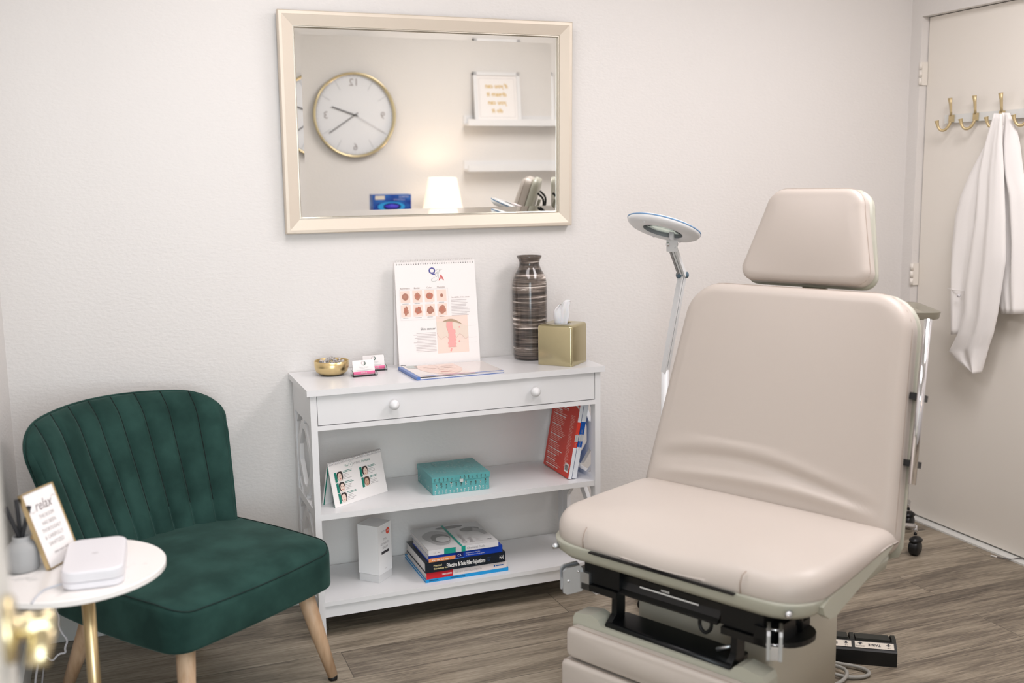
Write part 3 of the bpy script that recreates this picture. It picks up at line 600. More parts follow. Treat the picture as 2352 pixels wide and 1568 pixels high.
g.text('SkinMedica', .008, INKL, -.004, .166, F); g.text('30 mL', .005, INKL, 0, .038, F); g.build('carton', sb)
def flat_book(label, x0, x1, y0, y1, z0, th, cover, side, art=None, front=None, rz=0.):
    cx, cy = (x0+x1)/2, (y0+y1)/2; t = thing('book', label, 'book', (cx, cy, z0), rz, None); a, b = (x1-x0)/2, (y1-y0)/2
    g = M(); c = min(.0022, th*.16); g.box((-a, -b+.001, 0), (a, b, c), cover, .0004); g.box((-a, -b+.001, th-c), (a, b, th), cover, .0004)
    if art: art(g, fr((0, 0, th), (1, 0, 0), (0, 1, 0)), a, b)
    g.build('cover', t)
    g = M(); g.box((-a+.003, -b+.002, c), (a-.003, b-.003, th-c), PAPER); g.build('pages', t)
    g = M(); g.box((-a, -b, 0), (a, -b+.0025, th), side, .0006); F = fr((0, -b-.0003, 0), (1, 0, 0), (0, 0, 1))
    if front: front(g, F, a, th)
    g.build('spine', t); return t
CYAN = pm('cyan_cover', (20, 146, 208), .35); CRM = pm('cream_cover', (226, 216, 214), .35); NVY = pm('black_navy_cover', (24, 32, 42), .35); COB = pm('cobalt_cover', (18, 62, 168), .3)
def fr_blue(g, F, a, th): g.para(-a+.012, th*.35, .045, 1, .004, pm('cyan_dark', (16, 96, 140)), F, .9, 3); g.para(-a+.085, th*.38, .075, 1, .004, pm('cyan_dark', (16, 96, 140)), F, .8, 4)
def fr_white(g, F, a, th):
    g.quad(-a, 0, -a+.092, th, pm('crimson_cover', (200, 34, 48), .35), F, .0003); g.text('ULRICH AUGUSTIN', .0075, INKW, -a+.088, th*.36, F, 'RIGHT', z=.0008, width=.034, bold=.0002)
    g.text('ANATOMY OF FACIAL EXPRESSION', .0085, INKL, -a+.097, th*.34, F, 'LEFT', width=.095); g.poly([(a-.044+.003*math.cos(t_), th*.5+.003*math.sin(t_)) for t_ in [2*PI*i/10 for i in range(10)]], pm('logo_blue', (30, 90, 160)), F); g.para(a-.038, th*.42, .028, 1, .004, pm('logo_blue', (30, 90, 160)), F, .9, 4, mn=.9)
def fr_black(g, F, a, th):
    g.text('Practical', .0085, pm('pale_gold_ink', (226, 214, 160)), -a+.028, th*.56, F, 'LEFT', bold=.0002); g.text('Guidelines for', .0085, pm('pale_gold_ink', (226, 214, 160)), -a+.028, th*.26, F, 'LEFT', bold=.0002)
    g.text('Effective & Safe Filler Injections', .0195, INKW, -a+.073, th*.3, F, 'LEFT', width=.135, bold=.0005); g.text('Choi', .006, pm('dim_blue_ink', (62, 92, 150)), -a+.216, th*.6, F, 'LEFT'); g.text('Yun', .006, pm('dim_blue_ink', (62, 92, 150)), -a+.216, th*.35, F, 'LEFT')
    for k in (0, 1): g.line([(a-.022+k*.006, th*.68), (a-.017+k*.006, th*.5), (a-.022+k*.006, th*.32)], .0012, INKW, F)
    g.line([(a-.023, th*.5), (a-.012, th*.5)], .0012, INKW, F); g.line([(a-.009, th*.3), (a-.009, th*.72)], .0014, INKW, F)
def fr_cob(g, F, a, th):
    g.quad(-a, 0, -a+.092, th*.55, pm('orange_band', (236, 152, 96)), F, .0003); g.quad(-a+.092, 0, -a+.12, th, pm('deep_blue_band', (12, 34, 110)), F, .0003); g.text('Kim · Seo · Lee · Kim', .0075, INKW, -a+.012, th*.14, F, 'LEFT', z=.0008, width=.056, bold=.0002)
    g.quad(-a+.088, 0, -a+.122, th*.1, pm('sky_band', (84, 140, 224)), F, .0005)
    g.text('Clinical Anatomy of the Face', .0055, INKW, -a+.128, th*.55, F, 'LEFT', width=.05); g.text('for Filler and Botulinum Toxin Injection', .005, INKW, -a+.128, th*.25, F, 'LEFT', width=.066); g.text('CA', .010, INKW, -a+.106, th*.3, F, z=.0008)
def fr_grey(g, F, a, th):
    TL = pm('teal_band', (24, 150, 134), .35); g.quad(-a+.053, 0, -a+.093, th, TL, F, .0003); g.quad(-a+.113, 0, -a+.127, th, TL, F, .0003); g.text('Chemical Peels', .0105, pm('mid_grey_ink', (150, 150, 154)), -a+.131, th*.32, F, 'LEFT')
    g.quad(-a+.093, 0, -a+.113, th, PHO, F, .0003); g.text('CI', .008, INKL, -a+.02, th*.35, F); g.para(-a+.031, th*.4, .013, 1, .006, INKL, F, .4)
def art_grey(g, F, a, b):
    TL = pm('teal_band', (24, 150, 134), .35); G1 = pm('photo_grey_a', (168, 168, 168), .2); G2 = pm('photo_grey_b', (132, 132, 132), .2); G0 = pm('photo_grey_c', (206, 206, 206), .2)
    g.quad(-a, -b, a, b, G0, F, .0003); g.quad(-.012, -b, -.004, b, TL, F, .0012)
    g.poly([(-.058+.045*math.cos(t)*(1+.15*math.sin(3*t)), -.005+.075*math.sin(t)) for t in [2*PI*i/24 for i in range(24)]], G1, F, .0006)
    g.poly([(-.05+.032*math.cos(t), -.012+.045*math.sin(t)) for t in [2*PI*i/24 for i in range(24)]], G2, F, .0008); g.poly([(-.045+.024*math.cos(t), -.022+.028*math.sin(t)) for t in [2*PI*i/24 for i in range(24)]], G0, F, .001)
    g.poly([(.01+.05*math.cos(t), .085+.014*math.sin(t)) for t in [2*PI*i/24 for i in range(24)]], G2, F, .0008)
    g.poly([(.07+.035*math.cos(t), .04+.022*math.sin(t)) for t in [2*PI*i/24 for i in range(24)]] , G2, F, .0008); g.poly([(.085, .05), (.112, .02), (.115, -.025), (.1, -.03), (.092, .0), (.075, .02)], G1, F, .001)
    T2 = F @ Matrix.Translation((.018, -.09, 0)) @ Matrix.Rotation(PI/2, 4, 'Z'); g.text('Chemical', .024, INKL, 0, -.004, T2, 'LEFT', z=.0012); g.text('Peels', .024, INKL, 0, -.029, T2, 'LEFT', z=.0012)
    g.para(.056, -.05, .02, 4, .012, INKL, F, .3, 5); g.text('SM', .014, INK, .1, -.085, F, z=.0012); g.text('CI Dermatology', .008, INKL, -.08, .095, F, z=.0012)
flat_book('bright cyan book at the bottom of the stack on the bottom shelf', -.036, .255, -.297, -.04, ZB, .0115, CYAN, CYAN, None, fr_blue)
flat_book('white book with a crimson spine end lying on the cyan book', -.033, .249, -.297, -.055, ZB+.0117, .0235, CRM, CRM, None, fr_white)
flat_book('thick black book titled filler injections, middle of the bottom-shelf stack', -.038, .243, -.303, -.075, ZB+.0354, .0345, NVY, NVY, None, fr_black)
flat_book('cobalt blue book with an orange spine band, second from top of the stack', -.025, .233, -.301, -.105, ZB+.0701, .0235, COB, COB, None, fr_cob)
flat_book('grey book on chemical peels with a teal band, topmost of the stack', -.026, .217, -.306, -.085, ZB+.0938, .0185, pm('grey_white_cover', (216, 214, 214), .25), pm('spine_offwhite', (220, 218, 220), .3), art_grey, fr_grey)

# ================================================================== green velvet chair
SEAM_SHADE = pm('dark_green_seam_shade', (12, 26, 24), .9)  # crease shade of the back channels, put into a dark green
gc = thing('accent_chair', 'dark green velvet slipper chair with channelled back in the left corner', 'chair', (-.621, -.746, 0), .611)
g = M(); out = resample(rrect(-.283, -.014, .283, .52, [.055, .055, .05, .05], 8), 120)
out = [(x*(1+.045*math.sin(max(0, min(1, y/.5))*PI)), y-.010*math.cos(min(1, abs(x)/.28)*PI/2)*(1 if y < .05 else 0)) for x, y in out]
g.pad(out, VELVET, .283, .412, .020, .022, .012, nb=6, inner=10, dz=lambda x, y, z: z-(.012*max(0, (.06-y)/.06)**2 if z > .38 else 0)+(.006*max(0, min(1, y/.5)) if z > .35 else 0))
g.build('seat', gc)
g = M(); edge = [(x*.982, y*.982+.0030, .4085-(.012*max(0, (.06-y)/.06)**2)+.006*max(0, y/.5)) for x, y in out if y < .42]
k0 = max(range(len(edge)), key=lambda i: (Vector(edge[i])-Vector(edge[i-1])).length); edge = edge[k0:]+edge[:k0]
g.tube(edge, .0017, mat('seat_piping_velvet', (20, 40, 37), .9), 6); g.build('seat_piping', gc)
def back_pt(u, v, side):
    W = .243+(.328-.243)*min(1, v)**.85; X = u*W; Yj, Yt, k2 = .475, .645, 1.18
    zt = .812-.20*X*X; ax = abs(X)
    R = .115; e = W-R
    drop = 0
    if ax > e: q = min(1, (ax-e)/R); drop = .072*(1-max(0, 1-q**2.5)**(1/2.5))
    z0 = .30; z = z0+v*(zt-drop-z0)
    Y = Yj-.035+(Yt-Yj+.035)*((z-.30)/(.81-.30))**1.05-k2*X*X
    du = (1-abs(u))*W; dv = (1-v)*(zt-z0); q = min(1, (min(1, du/.032)**2.2*min(1, dv/.075)**2.2)**.4545); ee = math.sqrt(max(0, 1-(1-q)**2))
    c = abs((u*4.5+.5) % 1.0); c = min(c, 1-c)  # 0 at seam
    groove = 0
    if abs(u) < .97: groove = .017*(1-c/.5)**3.2 if side > 0 else 0
    if side > 0: return Vector((X, Y-(.040*ee)+groove*min(1, ee*1.6), z+.008*math.sin(q*PI)*0))
    return Vector((X, Y+.045*ee, z))
g = M(); NU, NV = 324, 60; vs_, fs_ = [], []
us = [math.sin(PI/2*(-1+2*i/NU))*.6+.4*(-1+2*i/NU) for i in range(NU+1)]; us = [u if abs(u) < .8 else (1 if u > 0 else -1)*(.8+.2*math.sin(PI/2*(abs(u)-.8)/.2)) for u in us]; vv = [1-(1-j/NV)**1.6 for j in range(NV+1)]
for side in (1, -1):
    for v in vv:
        for u in us: vs_.append(back_pt(u, v, side))
n1 = (NU+1)*(NV+1)
for sdx in (0, 1):
    for j in range(NV):
        for i in range(NU):
            a = sdx*n1+j*(NU+1)+i; fs_.append((a, a+1, a+NU+2, a+NU+1) if not sdx else (a, a+NU+1, a+NU+2, a+1))
for i in range(NU): fs_.append((i, n1+i, n1+i+1, i+1))
g.add(vs_, fs_, VELVET, True); bmesh.ops.remove_doubles(g.bm, verts=g.bm.verts, dist=.00005)
back = g.build('backrest', gc)
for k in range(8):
    u = (k-3.5)/4.5; g = M(); g.tube([back_pt(u, v, 1)+Vector((0, -.0012, .0004)) for v in [1-(1-j/40)**1.8 for j in range(9, 41)]], .0016, SEAM_SHADE, 6); g.build('channel_seam_shade', gc)  # dark tubes paint the shade at the bottom of each channel groove
g = M(); bp_ = [back_pt(-1, v, 1)+Vector((0, .01, 0)) for v in vv[::4]] + [back_pt(u, 1, 1)+Vector((0, .01, 0)) for u in us[1::6]] + [back_pt(1, v, 1)+Vector((0, .01, 0)) for v in vv[::-4]]
g.tube(bp_, .004, VELVET, 6); g.build('back_piping', gc)
for (tx_, ty_, fx, fy) in ((.205, .055, .258, .0), (-.205, .055, -.258, .0), (.20, .44, .235, .56), (-.20, .44, -.235, .56)):
    lg_ = M(); lg_.tube([(tx_, ty_, .295), (tx_*.5+fx*.5, (ty_+fy)/2, .15), (fx, fy, .012)], [.0255, .0215, .0145], WOODL, 20); lo = lg_.build('leg', gc)
    lg_ = M(); lg_.lathe([(.0, 0), (.013, 0), (.0135, .004), (.0135, .010), (.012, .013)], BLACKP, 16, Matrix.Translation((fx, fy, 0)), caps=(False, True)); lg_.build('foot_cap', lo)

# ================================================================== side table and what stands on it
TX, TY, TZ = -1.050, -1.121, .62
st = thing('side_table', 'small round marble-topped side table on a brass pedestal in front of the green chair', 'side table', (TX, TY, 0))
g = M(); g.lathe([(0, TZ-.014), (.184, TZ-.014), (.187, TZ-.012), (.187, TZ-.002), (.185, TZ), (0, TZ)], MARBLE, 96, smooth=False); g.build('tabletop', st)
g = M(); g.lathe([(0, TZ-.022), (.05, TZ-.022), (.05, TZ-.0145), (0, TZ-.0145)], BRASS, 32); g.build('mounting_plate', st)
g = M(); g.cyl((.022, -.006, TZ-.02), (.022, -.006, .012), .0135, BRASS, 28); g.build('pedestal', st)
g = M(); g.lathe([(0, 0), (.14, 0), (.142, .004), (.14, .009), (.03, .012), (.016, .02), (0, .02)], BRASS, 64, smooth=False); g.build('base', st)
ph = thing('phone_sanitizer', 'white rounded sanitizer case with a charging lead on the marble side table', 'phone sanitizer', (-1.006, -1.158, TZ+.0005), -.055)
WP = mat('white_plastic', (226, 224, 228), .35)
g = M(); g.pad(resample(rrect(-.060, -.106, .060, .106, .028, 8), 96), WP, .0, .0155, .0012, 0, .006, inner=3); g.build('case_base', ph)
g = M(); g.pad(resample(rrect(-.0605, -.1065, .0605, .1065, .028, 8), 96), WP, .0168, .039, .005, .0004, .001, inner=5); F = fr((0, 0, .0396), (1, 0, 0), (0, 1, 0)); g.quad(-.006, -.001, .006, .001, INKL, F); g.quad(-.003, .0015, .004, .0022, INKL, F); g.build('case_lid', ph)
g = M(); g.tube(smoothpath([(-0.058, -0.069, 0.006), (-0.086, -0.07, 0.001), (-0.097, -0.085, 0.002), (-0.106, -0.117, 0.001), (-0.11, -0.146, 0.001)], 3), .0022, pm('lead_grey', (196, 198, 204)), 8); g.build('charging_lead', ph)
rd = thing('diffuser_bottle', 'squat grey ceramic reed diffuser bottle at the left edge of the marble table', 'reed diffuser', (-1.151, -1.085, TZ+.0005))
g = M(); CER = mat('grey_ceramic', (160, 160, 160), .6); g.lathe([(0, 0), (.029, 0), (.0325, .004), (.033, .02), (.0325, .046), (.029, .055), (.021, .062), (.0175, .066), (.0175, .073), (.0165, .0745), (.014, .073), (.014, .05), (0, .045)], CER, 40, caps=(False, False)); g.build('bottle', rd)
for i, ((bx_, by_), (tx_, ty_, tz_), lab) in enumerate((((.004, -.003), (-0.025, 0.0, 0.14), 'black diffuser reed leaning furthest left in the grey bottle'), ((.0, .004), (-0.003, 0.0, 0.154), 'black diffuser reed standing most upright, between the other two'), ((-.004, -.004), (0.021, 0.0, 0.137), 'black diffuser reed leaning right towards the framed sign'))):
    g = M(); g.cyl((bx_, by_, .05), (tx_, ty_, tz_), .0046, mat('charcoal_reed', (40, 40, 42), .8), 10); o = g.build('diffuser_reed'); o.location = (-1.151, -1.085, TZ+.0005); tag(o, lab, 'reed', 'black reeds in the grey diffuser bottle')
# relax sign
a_ = .588; e = Vector((math.sin(a_), math.cos(a_), 0)); b_ = Vector((-math.cos(a_), math.sin(a_), 0)); th_ = .335; up_ = b_*math.sin(th_)+Vector((0, 0, 1))*math.cos(th_)
sg = thing('framed_sign', 'small gold-edged relax sign leaning back on the marble side table', 'sign', (-1.098, -1.117, TZ+.001))
F = fr((0, 0, 0), e, up_); SW, SH = .105, .172; g = M()
for a, b in (((0, 0), (SW, .0032)), ((0, SH-.0032), (SW, SH)), ((0, 0), (.0032, SH)), ((SW-.0032, 0), (SW, SH))): g.box((a[0], a[1], -.009), (b[0], b[1], .001), BRASS, .0005, F)
g.build('frame', sg)
g = M(); g.box((.003, .003, -.006), (SW-.003, SH-.003, -.001), PAPER, 0, F); Fq = F @ Matrix.Translation((0, 0, -.001)); RI = pm('taupe_ink', (128, 116, 116)); GI = pm('soft_ink', (170, 164, 162))
g.text('relax', .032, RI, SW/2, .126, Fq, shear=.35, width=.056); g.line(smoothpath([(.008, .132), (.016, .124), (.024, .128)], 2), .0007, RI, Fq); g.line(smoothpath([(.078, .134), (.088, .148), (.099, .142)], 2), .0007, RI, Fq)
for i, s in enumerate(('THIS ROOM', 'HAS BEEN', 'THOROUGHLY', '& CAREFULLY', 'SANITIZED')): g.text(s, .0122, GI, SW/2, .108-i*.0155, Fq, width=(.048, .044, .062, .060, .050)[i])
g.text('enjoy your visit!', .0075, RI, SW/2+.004, .028, Fq, shear=.4); g.build('print', sg)
g = M(); top = F @ Vector((SW/2, SH*.7, -.009)); ft = Vector((top.x, top.y, 0))+b_*.045; g.add([top-e*.012, top+e*.012, ft+e*.016, ft-e*.016], [(0, 1, 2, 3)], BRASS); bmesh.ops.solidify(g.bm, geom=g.bm.faces[:], thickness=.002); g.build('easel_leg', sg)
# loose white cord behind the table
g = M(); P_ = smoothpath([(-1.16, -0.4, 0.35), (-1.137, -0.42, 0.29), (-1.137, -0.42, 0.267), (-1.131, -0.42, 0.241), (-1.136, -0.42, 0.219), (-1.128, -0.42, 0.193), (-1.114, -0.42, 0.171), (-1.125, -0.42, 0.15), (-1.122, -0.42, 0.134), (-1.141, -0.42, 0.137), (-1.159, -0.42, 0.115), (-1.171, -0.42, 0.132), (-1.182, -0.42, 0.142), (-1.194, -0.42, 0.126), (-1.214, -0.4, 0.03), (-1.2, -0.36, 0.004), (-1.2, -0.2, 0.004)], 2)
g.tube(P_, .003, WP, 8); co = g.build('charging_cord'); tag(co, 'loose white cord looping down behind the marble side table', 'cord')

# ================================================================== exam chair
ex = thing('exam_chair', 'large beige vinyl power exam chair with headrest on a grey column', 'exam chair', (.607, -1.203, 0), .454-PI/2)
SZ = .588
# seat: local x right, y to the head, front at y=-.40
g = M(); out = resample(roundpoly(resample(rrect(-.372, -.425, .372, .10, [.11, .10, .05, .05], 8), 60), 2), 144)
out = [(x*(1+.012*math.sin(PI*min(1, max(0, (y+.42)/.5)))), y-.010*math.cos(x/.372*PI/2)) for x, y in out]
def seatdz(x, y, z):
    if z < .545: z += .030*max(0, min(1, (y+.34)/.34))
    if z > .54:
        z += -.020*max(0, 1-((y+.425)/.13))**2 if y < -.295 else 0
        z += .008*math.exp(-((abs(x)-.2)/.09)**2)*math.exp(-((y+.33)/.12)**2)
        z += -.008*math.exp(-(x/.14)**2)*math.exp(-((y+.40)/.1)**2)
        if y > -.02: z -= .010*min(1, (y+.02)/.10)
    return z
g.pad(out, LEATHER, .512, .584, .036, .012, .012, nb=8, inner=14, dz=seatdz)
o_seat = g.build('seat_cushion', ex)
for sx in (-1, 1): g = M(); g.tube([(sx*.222, -.4385, .522), (sx*.222, -.4405, .545), (sx*.222, -.433, .563), (sx*.225, -.420, .570)], .0014, pm('seam_taupe', (160, 145, 133)), 6); g.build('seat_seam', ex); g = M()
g.tube([(x*.955, -.165+(y+.165)*.955, .5655+(-.02*max(0, 1-((y+.425)/.13))**2 if y < -.295 else 0)) for x, y in out if y < -.02 and x > .22], .0011, pm('seam_taupe', (160, 145, 133)), 6); g.build('side_piping', ex)

# shell tray under the seat
g = M(); so = resample(rrect(-.368, -.430, .368, .04, [.09, .09, .04, .04], 8), 80)
def shr(P, d): return [(x*(1-d/.37), -.2+(y+.2)*(1-d/.24)) for x, y in P]
g.loft([[(x, y, .470) for x, y in shr(so, .05)], [(x, y, .474) for x, y in shr(so, .02)], [(x, y, .490) for x, y in shr(so, .004)], [(x, y, .511) for x, y in so], [(x, y, .517) for x, y in so], [(x, y, .517) for x, y in shr(so, .03)]], SHELL, True)
g.build('seat_shell', ex)
g = M(); g.box((-.205, -.4405, .5128), (.205, -.41, .5165), BLACKP, .0006); g.build('drawer_slot', ex)
for sx in (-1, 1):
    g = M(); g.cyl((sx*.325, -.405, .498), (sx*.331, -.4265, .497), .007, STEEL, 16); g.cyl((sx*.331, -.4265, .497), (sx*.3315, -.428, .497), .004, CHROME, 12); g.build('screw', ex)
# side rails of shell running to the rear
for xa in (.354, -.374):
    g = M(); g.prism([(-.350, .503), (-.340, .482), (-.315, .466), (-.285, .462), (-.262, .470), (-.02, .530), (.012, .545), (.012, .552), (-.02, .548), (-.32, .516)], xa, xa+.020, SHELL, .007, Matrix(((0, 0, 1, 0), (1, 0, 0, 0), (0, 1, 0, 0), (0, 0, 0, 1)))); g.build('side_rail', ex)
# backrest
TH_B = .296; FB = Matrix.Translation((0, 0, SZ)) @ Matrix(((1, 0, 0, 0), (0, math.sin(TH_B), -math.cos(TH_B), 0), (0, math.cos(TH_B), math.sin(TH_B), 0), (0, 0, 0, 1)))  # x right, y up the back, z toward sitter
def trap(a0, y0, a1, y1, rb, rt, n=10):
    P = []; sl = (a1-a0)/(y1-y0)
    P += [(-a0+rb*(1-math.cos(t)) , y0+rb*(1-math.sin(t))) for t in [PI/2*k/n for k in range(n+1)]]
    P += [(a0-rb*(1-math.sin(t)) , y0+rb*(1-math.cos(t))) for t in [PI/2*k/n for k in range(n+1)]]
    Q = [(a1-rt*(1-math.cos(t)), y1-rt*(1-math.sin(t))) for t in [PI/2*k/n for k in range(n+1)]] + [(-a1+rt*(1-math.sin(t)), y1-rt*(1-math.cos(t))) for t in [PI/2*k/n for k in range(n+1)]]
    return P+Q
out = resample(trap(.372, -.075, .333, .580, .055, .105), 240)
def bdz(x, y, z):
    if z > -.03:
        if y < .14:
            k = max(0, 1-(y+.02)/.15)
            e_ = max(0, 1-(abs(x)/.34)**4); z += e_*(.009*math.exp(-((y-.015-.03*math.cos(x*4))/.016)**2) - .009*math.exp(-((y-.045-.05*math.cos(x*4.5+.3))/.015)**2) + .004*math.exp(-((y-.075-.05*math.cos(x*5+.5))/.018)**2))
        if y < 0: z += -.012*min(1, -y/.05)
    return z
g = M(); g.pad(out, LEATHER, -.078, -.014, .034, .014, .012, FB, nb=8, inner=44, dz=bdz); g.build('back_cushion', ex)
g = M(); g.tube([(x*.993, .25+(y-.25)*.995, -.0375) for x, y in resample(out, 100)], .0014, pm('seam_taupe', (160, 145, 133)), 6, FB, closed=True); g.build('back_piping', ex)
so = resample(trap(.372, -.075, .333, .583, .03, .105), 100)
g = M(); g.loft([[(x*.9, y*.95, -.108) for x, y in so], [(x*.99, .25+(y-.25)*.99, -.102) for x, y in so], [(x*1.004, .25+(y-.25)*1.004, -.092) for x, y in so], [(x*1.004, .25+(y-.25)*1.004, -.079) for x, y in so]], SHELL, True, T=FB); g.build('back_shell', ex)
for sx in (1,):
    g = M(); Rl = [(sx*.392, .515, -.128), (sx*.392, .50, -.124), (sx*.392, .12, -.120), (sx*.392, .105, -.120)]
    g.cyl((sx*.386, .115, -.045), (sx*.3615, .522, -.045), .0095, CHROME, 20, T=FB); o = g.build('side_grab_rail', ex)
    for yy, xx in ((.33, .372), (.165, .382)): g = M(); g.box((sx*(xx-.026), yy-.008, -.098), (sx*xx, yy+.008, -.045), BLACKP, .002, FB); g.build('rail_bracket', o)
# headrest
FH = FB @ Matrix.Translation((0, 0, -.048))
out = resample(trap(.190, .598, .146, .862, .038, .055), 120)
g = M(); g.pad(out, LEATHER, -.045, .004, .024, .008, .008, FH, nb=8, inner=12); g.build('headrest_cushion', ex)
g = M(); g.tube([(x*.99, .73+(y-.73)*.99, -.012) for x, y in resample(out, 80)], .0013, pm('seam_taupe', (160, 145, 133)), 6, FH, closed=True); g.build('headrest_piping', ex)
so = resample(trap(.190, .596, .150, .868, .036, .058), 80)
g = M(); g.loft([[(x*.86, .73+(y-.73)*.86, -.078) for x, y in so], [(x*.985, .73+(y-.73)*.985, -.072) for x, y in so], [(x*1.005, .73+(y-.73)*1.005, -.060) for x, y in so], [(x*1.005, .73+(y-.73)*1.005, -.046) for x, y in so]], SHELL, True, T=FH); g.build('headrest_shell', ex)
g = M(); g.box((-.035, .40, -.1), (.035, .78, -.088), SHELL, .003, FH); g.build('headrest_slide', ex)
for sx in (-1, 1):
    g = M(); g.tube(smoothpath([(sx*.09, .64, -.08), (sx*.09, .66, -.115), (sx*.09, .72, -.125), (sx*.09, .79, -.12), (sx*.09, .81, -.08)], 2), .005, BLACKM, 10, FH); g.build('headrest_handle', ex)
g = M(); g.box((-.10, .62, -.15), (.10, .72, -.078), mat('navy_plastic', (26, 32, 48), .4), .01, FH); g.build('headrest_housing', ex)
# base column
g = M(); g.prism(rrect(-.197, -.25, .197, .115, .02, 4), .06, .45, COLUMN, 0, smooth=True); g.box((-.16, -.2, .45), (.16, .1, .475), BLACKM, .004); g.build('base_column', ex)
g = M(); g.prism(rrect(-.20, -.253, .20, .118, .02, 5), .0, .06, pm('plinth_dark', (60, 58, 54)), .004); g.build('base_plinth', ex)
# pull-out tray, struts, crossbar
g = M(); g.box((-.148, -.37, .405), (.138, -.10, .452), BLACKP, .006); g.prism([(-.372, .452), (-.372, .436), (-.382, .420), (-.392, .412), (-.392, .408), (-.375, .408), (-.365, .420), (-.365, .452)], -.150, .135, BLACKP, .0015, Matrix(((0, 0, 1, 0), (1, 0, 0, 0), (0, 1, 0, 0), (0, 0, 0, 1))))
F = fr((0, -.3835, .4255), (1, 0, 0), (0, -.01, .018)); F = fr((0, -.3735, .444), (1, 0, 0), (0, 0, 1)); 
g.text('NOTICE', .0065, INKW, -.02, -.004, F, z=.0015, bold=.0003); g.quad(-.095, -.0112, .075, -.0075, INKW, F, .0015); g.build('pull_out_tray', ex)
g = M(); g.box((-.13, -.36, .454), (.13, -.2, .470), mat('clear_grey_plastic', (180, 178, 168), .25), .004); g.build('tray_cover', ex)
for sx in (-1, 1):
    g = M(); g.prism([(-.372, .478), (-.342, .478), (-.342, .345), (-.345, .314), (-.400, .308), (-.406, .322), (-.378, .345)], sx*.172-.008, sx*.172+.008, BLACKM, .002, Matrix(((0, 0, 1, 0), (1, 0, 0, 0), (0, 1, 0, 0), (0, 0, 0, 1)))); g.build('strut', ex)
g = M(); g.prism(rrect(-.180, -.397, .180, -.318, .01, 3), .312, .329, BLACKM, .004); g.cyl((-.178, -.397, .319), (.178, -.397, .319), .010, BLACKM, 16); g.build('crossbar', ex)
g = M(); g.tube(smoothpath([(.07, -.36, .405), (.068, -.36, .375), (.085, -.362, .362), (.102, -.36, .378), (.100, -.36, .405)], 2), .0045, BLACKM, 10); g.build('latch_hook', ex)
g = M(); g.cyl((.12, -.365, .335), (.155, -.36, .352), .005, STEEL, 10); g.build('pin', ex)
# stirrup clamps
for sx in (-1, 1):
    g = M(); g.box((sx*.20-.055, -.392, .415), (sx*.20+.055, -.18, .478), BLACKM, .004)
    g.prism([(sx*.19-.04, -.40), (sx*.26, -.40), (sx*.28, -.37), (sx*.28, -.22), (sx*.19-.04, -.22)] if sx > 0 else [(-.15, -.22), (-.28, -.22), (-.28, -.37), (-.26, -.40), (-.15, -.40)], .395, .412, BLACKP, .003); g.build('stirrup_housing', ex)
    cx_ = -.288 if sx < 0 else .290; Tc = Matrix.Translation((cx_, -.405, .420)) @ Matrix.Rotation(-.62 if sx < 0 else .50, 4, 'Z')
    g = M()
    for dx in (-.017, .009): g.prism([(-.026, -.034), (-.016, -.040), (.022, -.034), (.026, -.028), (.026, .026), (.018, .036), (-.018, .030), (-.026, .022)], dx, dx+.0075, STEEL, .0015, Tc @ Matrix(((0, 0, 1, 0), (1, 0, 0, 0), (0, 1, 0, 0), (0, 0, 0, 1))))
    g.box((-.0085, -.024, -.034), (.0085, -.017, -.002), CHROME, .001, Tc)
    for a, b in ((-.012, -.004), (.014, .020)): g.cyl((-.018, a, b), (.0178, a, b), .0035, CHROME, 10, T=Tc)
    g.build('stirrup_clamp', ex)
    g = M(); g.box((sx*.235, -.40, .395), (sx*.285, -.30, .440), STEEL if sx < 0 else BLACKM, .003); g.build('clamp_socket', ex)
g = M(); g.prism(roundpoly([(.235, -.36), (.305, -.35), (.325, -.27), (.29, -.22), (.22, -.22)], 2), .384, .396, BLACKP, .002); g.cyl((.27, -.27, .39), (.27, -.27, .47), .016, BLACKM, 16); g.build('stirrup_pad', ex)
# folding foot section
g = M(); TF = Matrix.Translation((0, -.425, .0)) @ Matrix.Rotation(math.radians(0), 4, 'X')
pr = [(-.275, .10), (.275, .10), (.275, .318), (.268, .332), (.215, .340), (.195, .333), (.185, .318), (-.185, .318), (-.195, .333), (-.215, .340), (-.268, .332), (-.275, .318)]
g.prism(pr, -.0, .055, SHELL, .008, Matrix(((1, 0, 0, 0), (0, 0, 1, -.415), (0, 1, 0, 0), (0, 0, 0, 1)))); g.build('foot_shell', ex)
for (z0, z1, b) in ((.226, .306, .0), (.125, .219, .012)):
    g = M(); F = Matrix.Translation((0, -.4155, 0)) @ Matrix(((1, 0, 0, 0), (0, 0, -1, 0), (0, 1, 0, 0), (0, 0, 0, 1)))
    out = resample(roundpoly(rrect(-.272-b, z0, .272+b, z1, .016, 4), 1), 100); g.pad(out, LEATHER, .0, .036+b*.6, .012, .006, .003, F, nb=6, inner=6)
    g.tube([(x, y, .022+b*.6) for x, y in out], .0014, pm('seam_taupe', (160, 145, 133)), 6, F, closed=True); g.build('foot_cushion', ex)

# ================================================================== foot pedal
fp = thing('foot_pedal', 'black foot pedal labelled TABLE on the floor right of the exam chair', 'foot pedal', (1.139, -1.170, 0), math.radians(145.5))
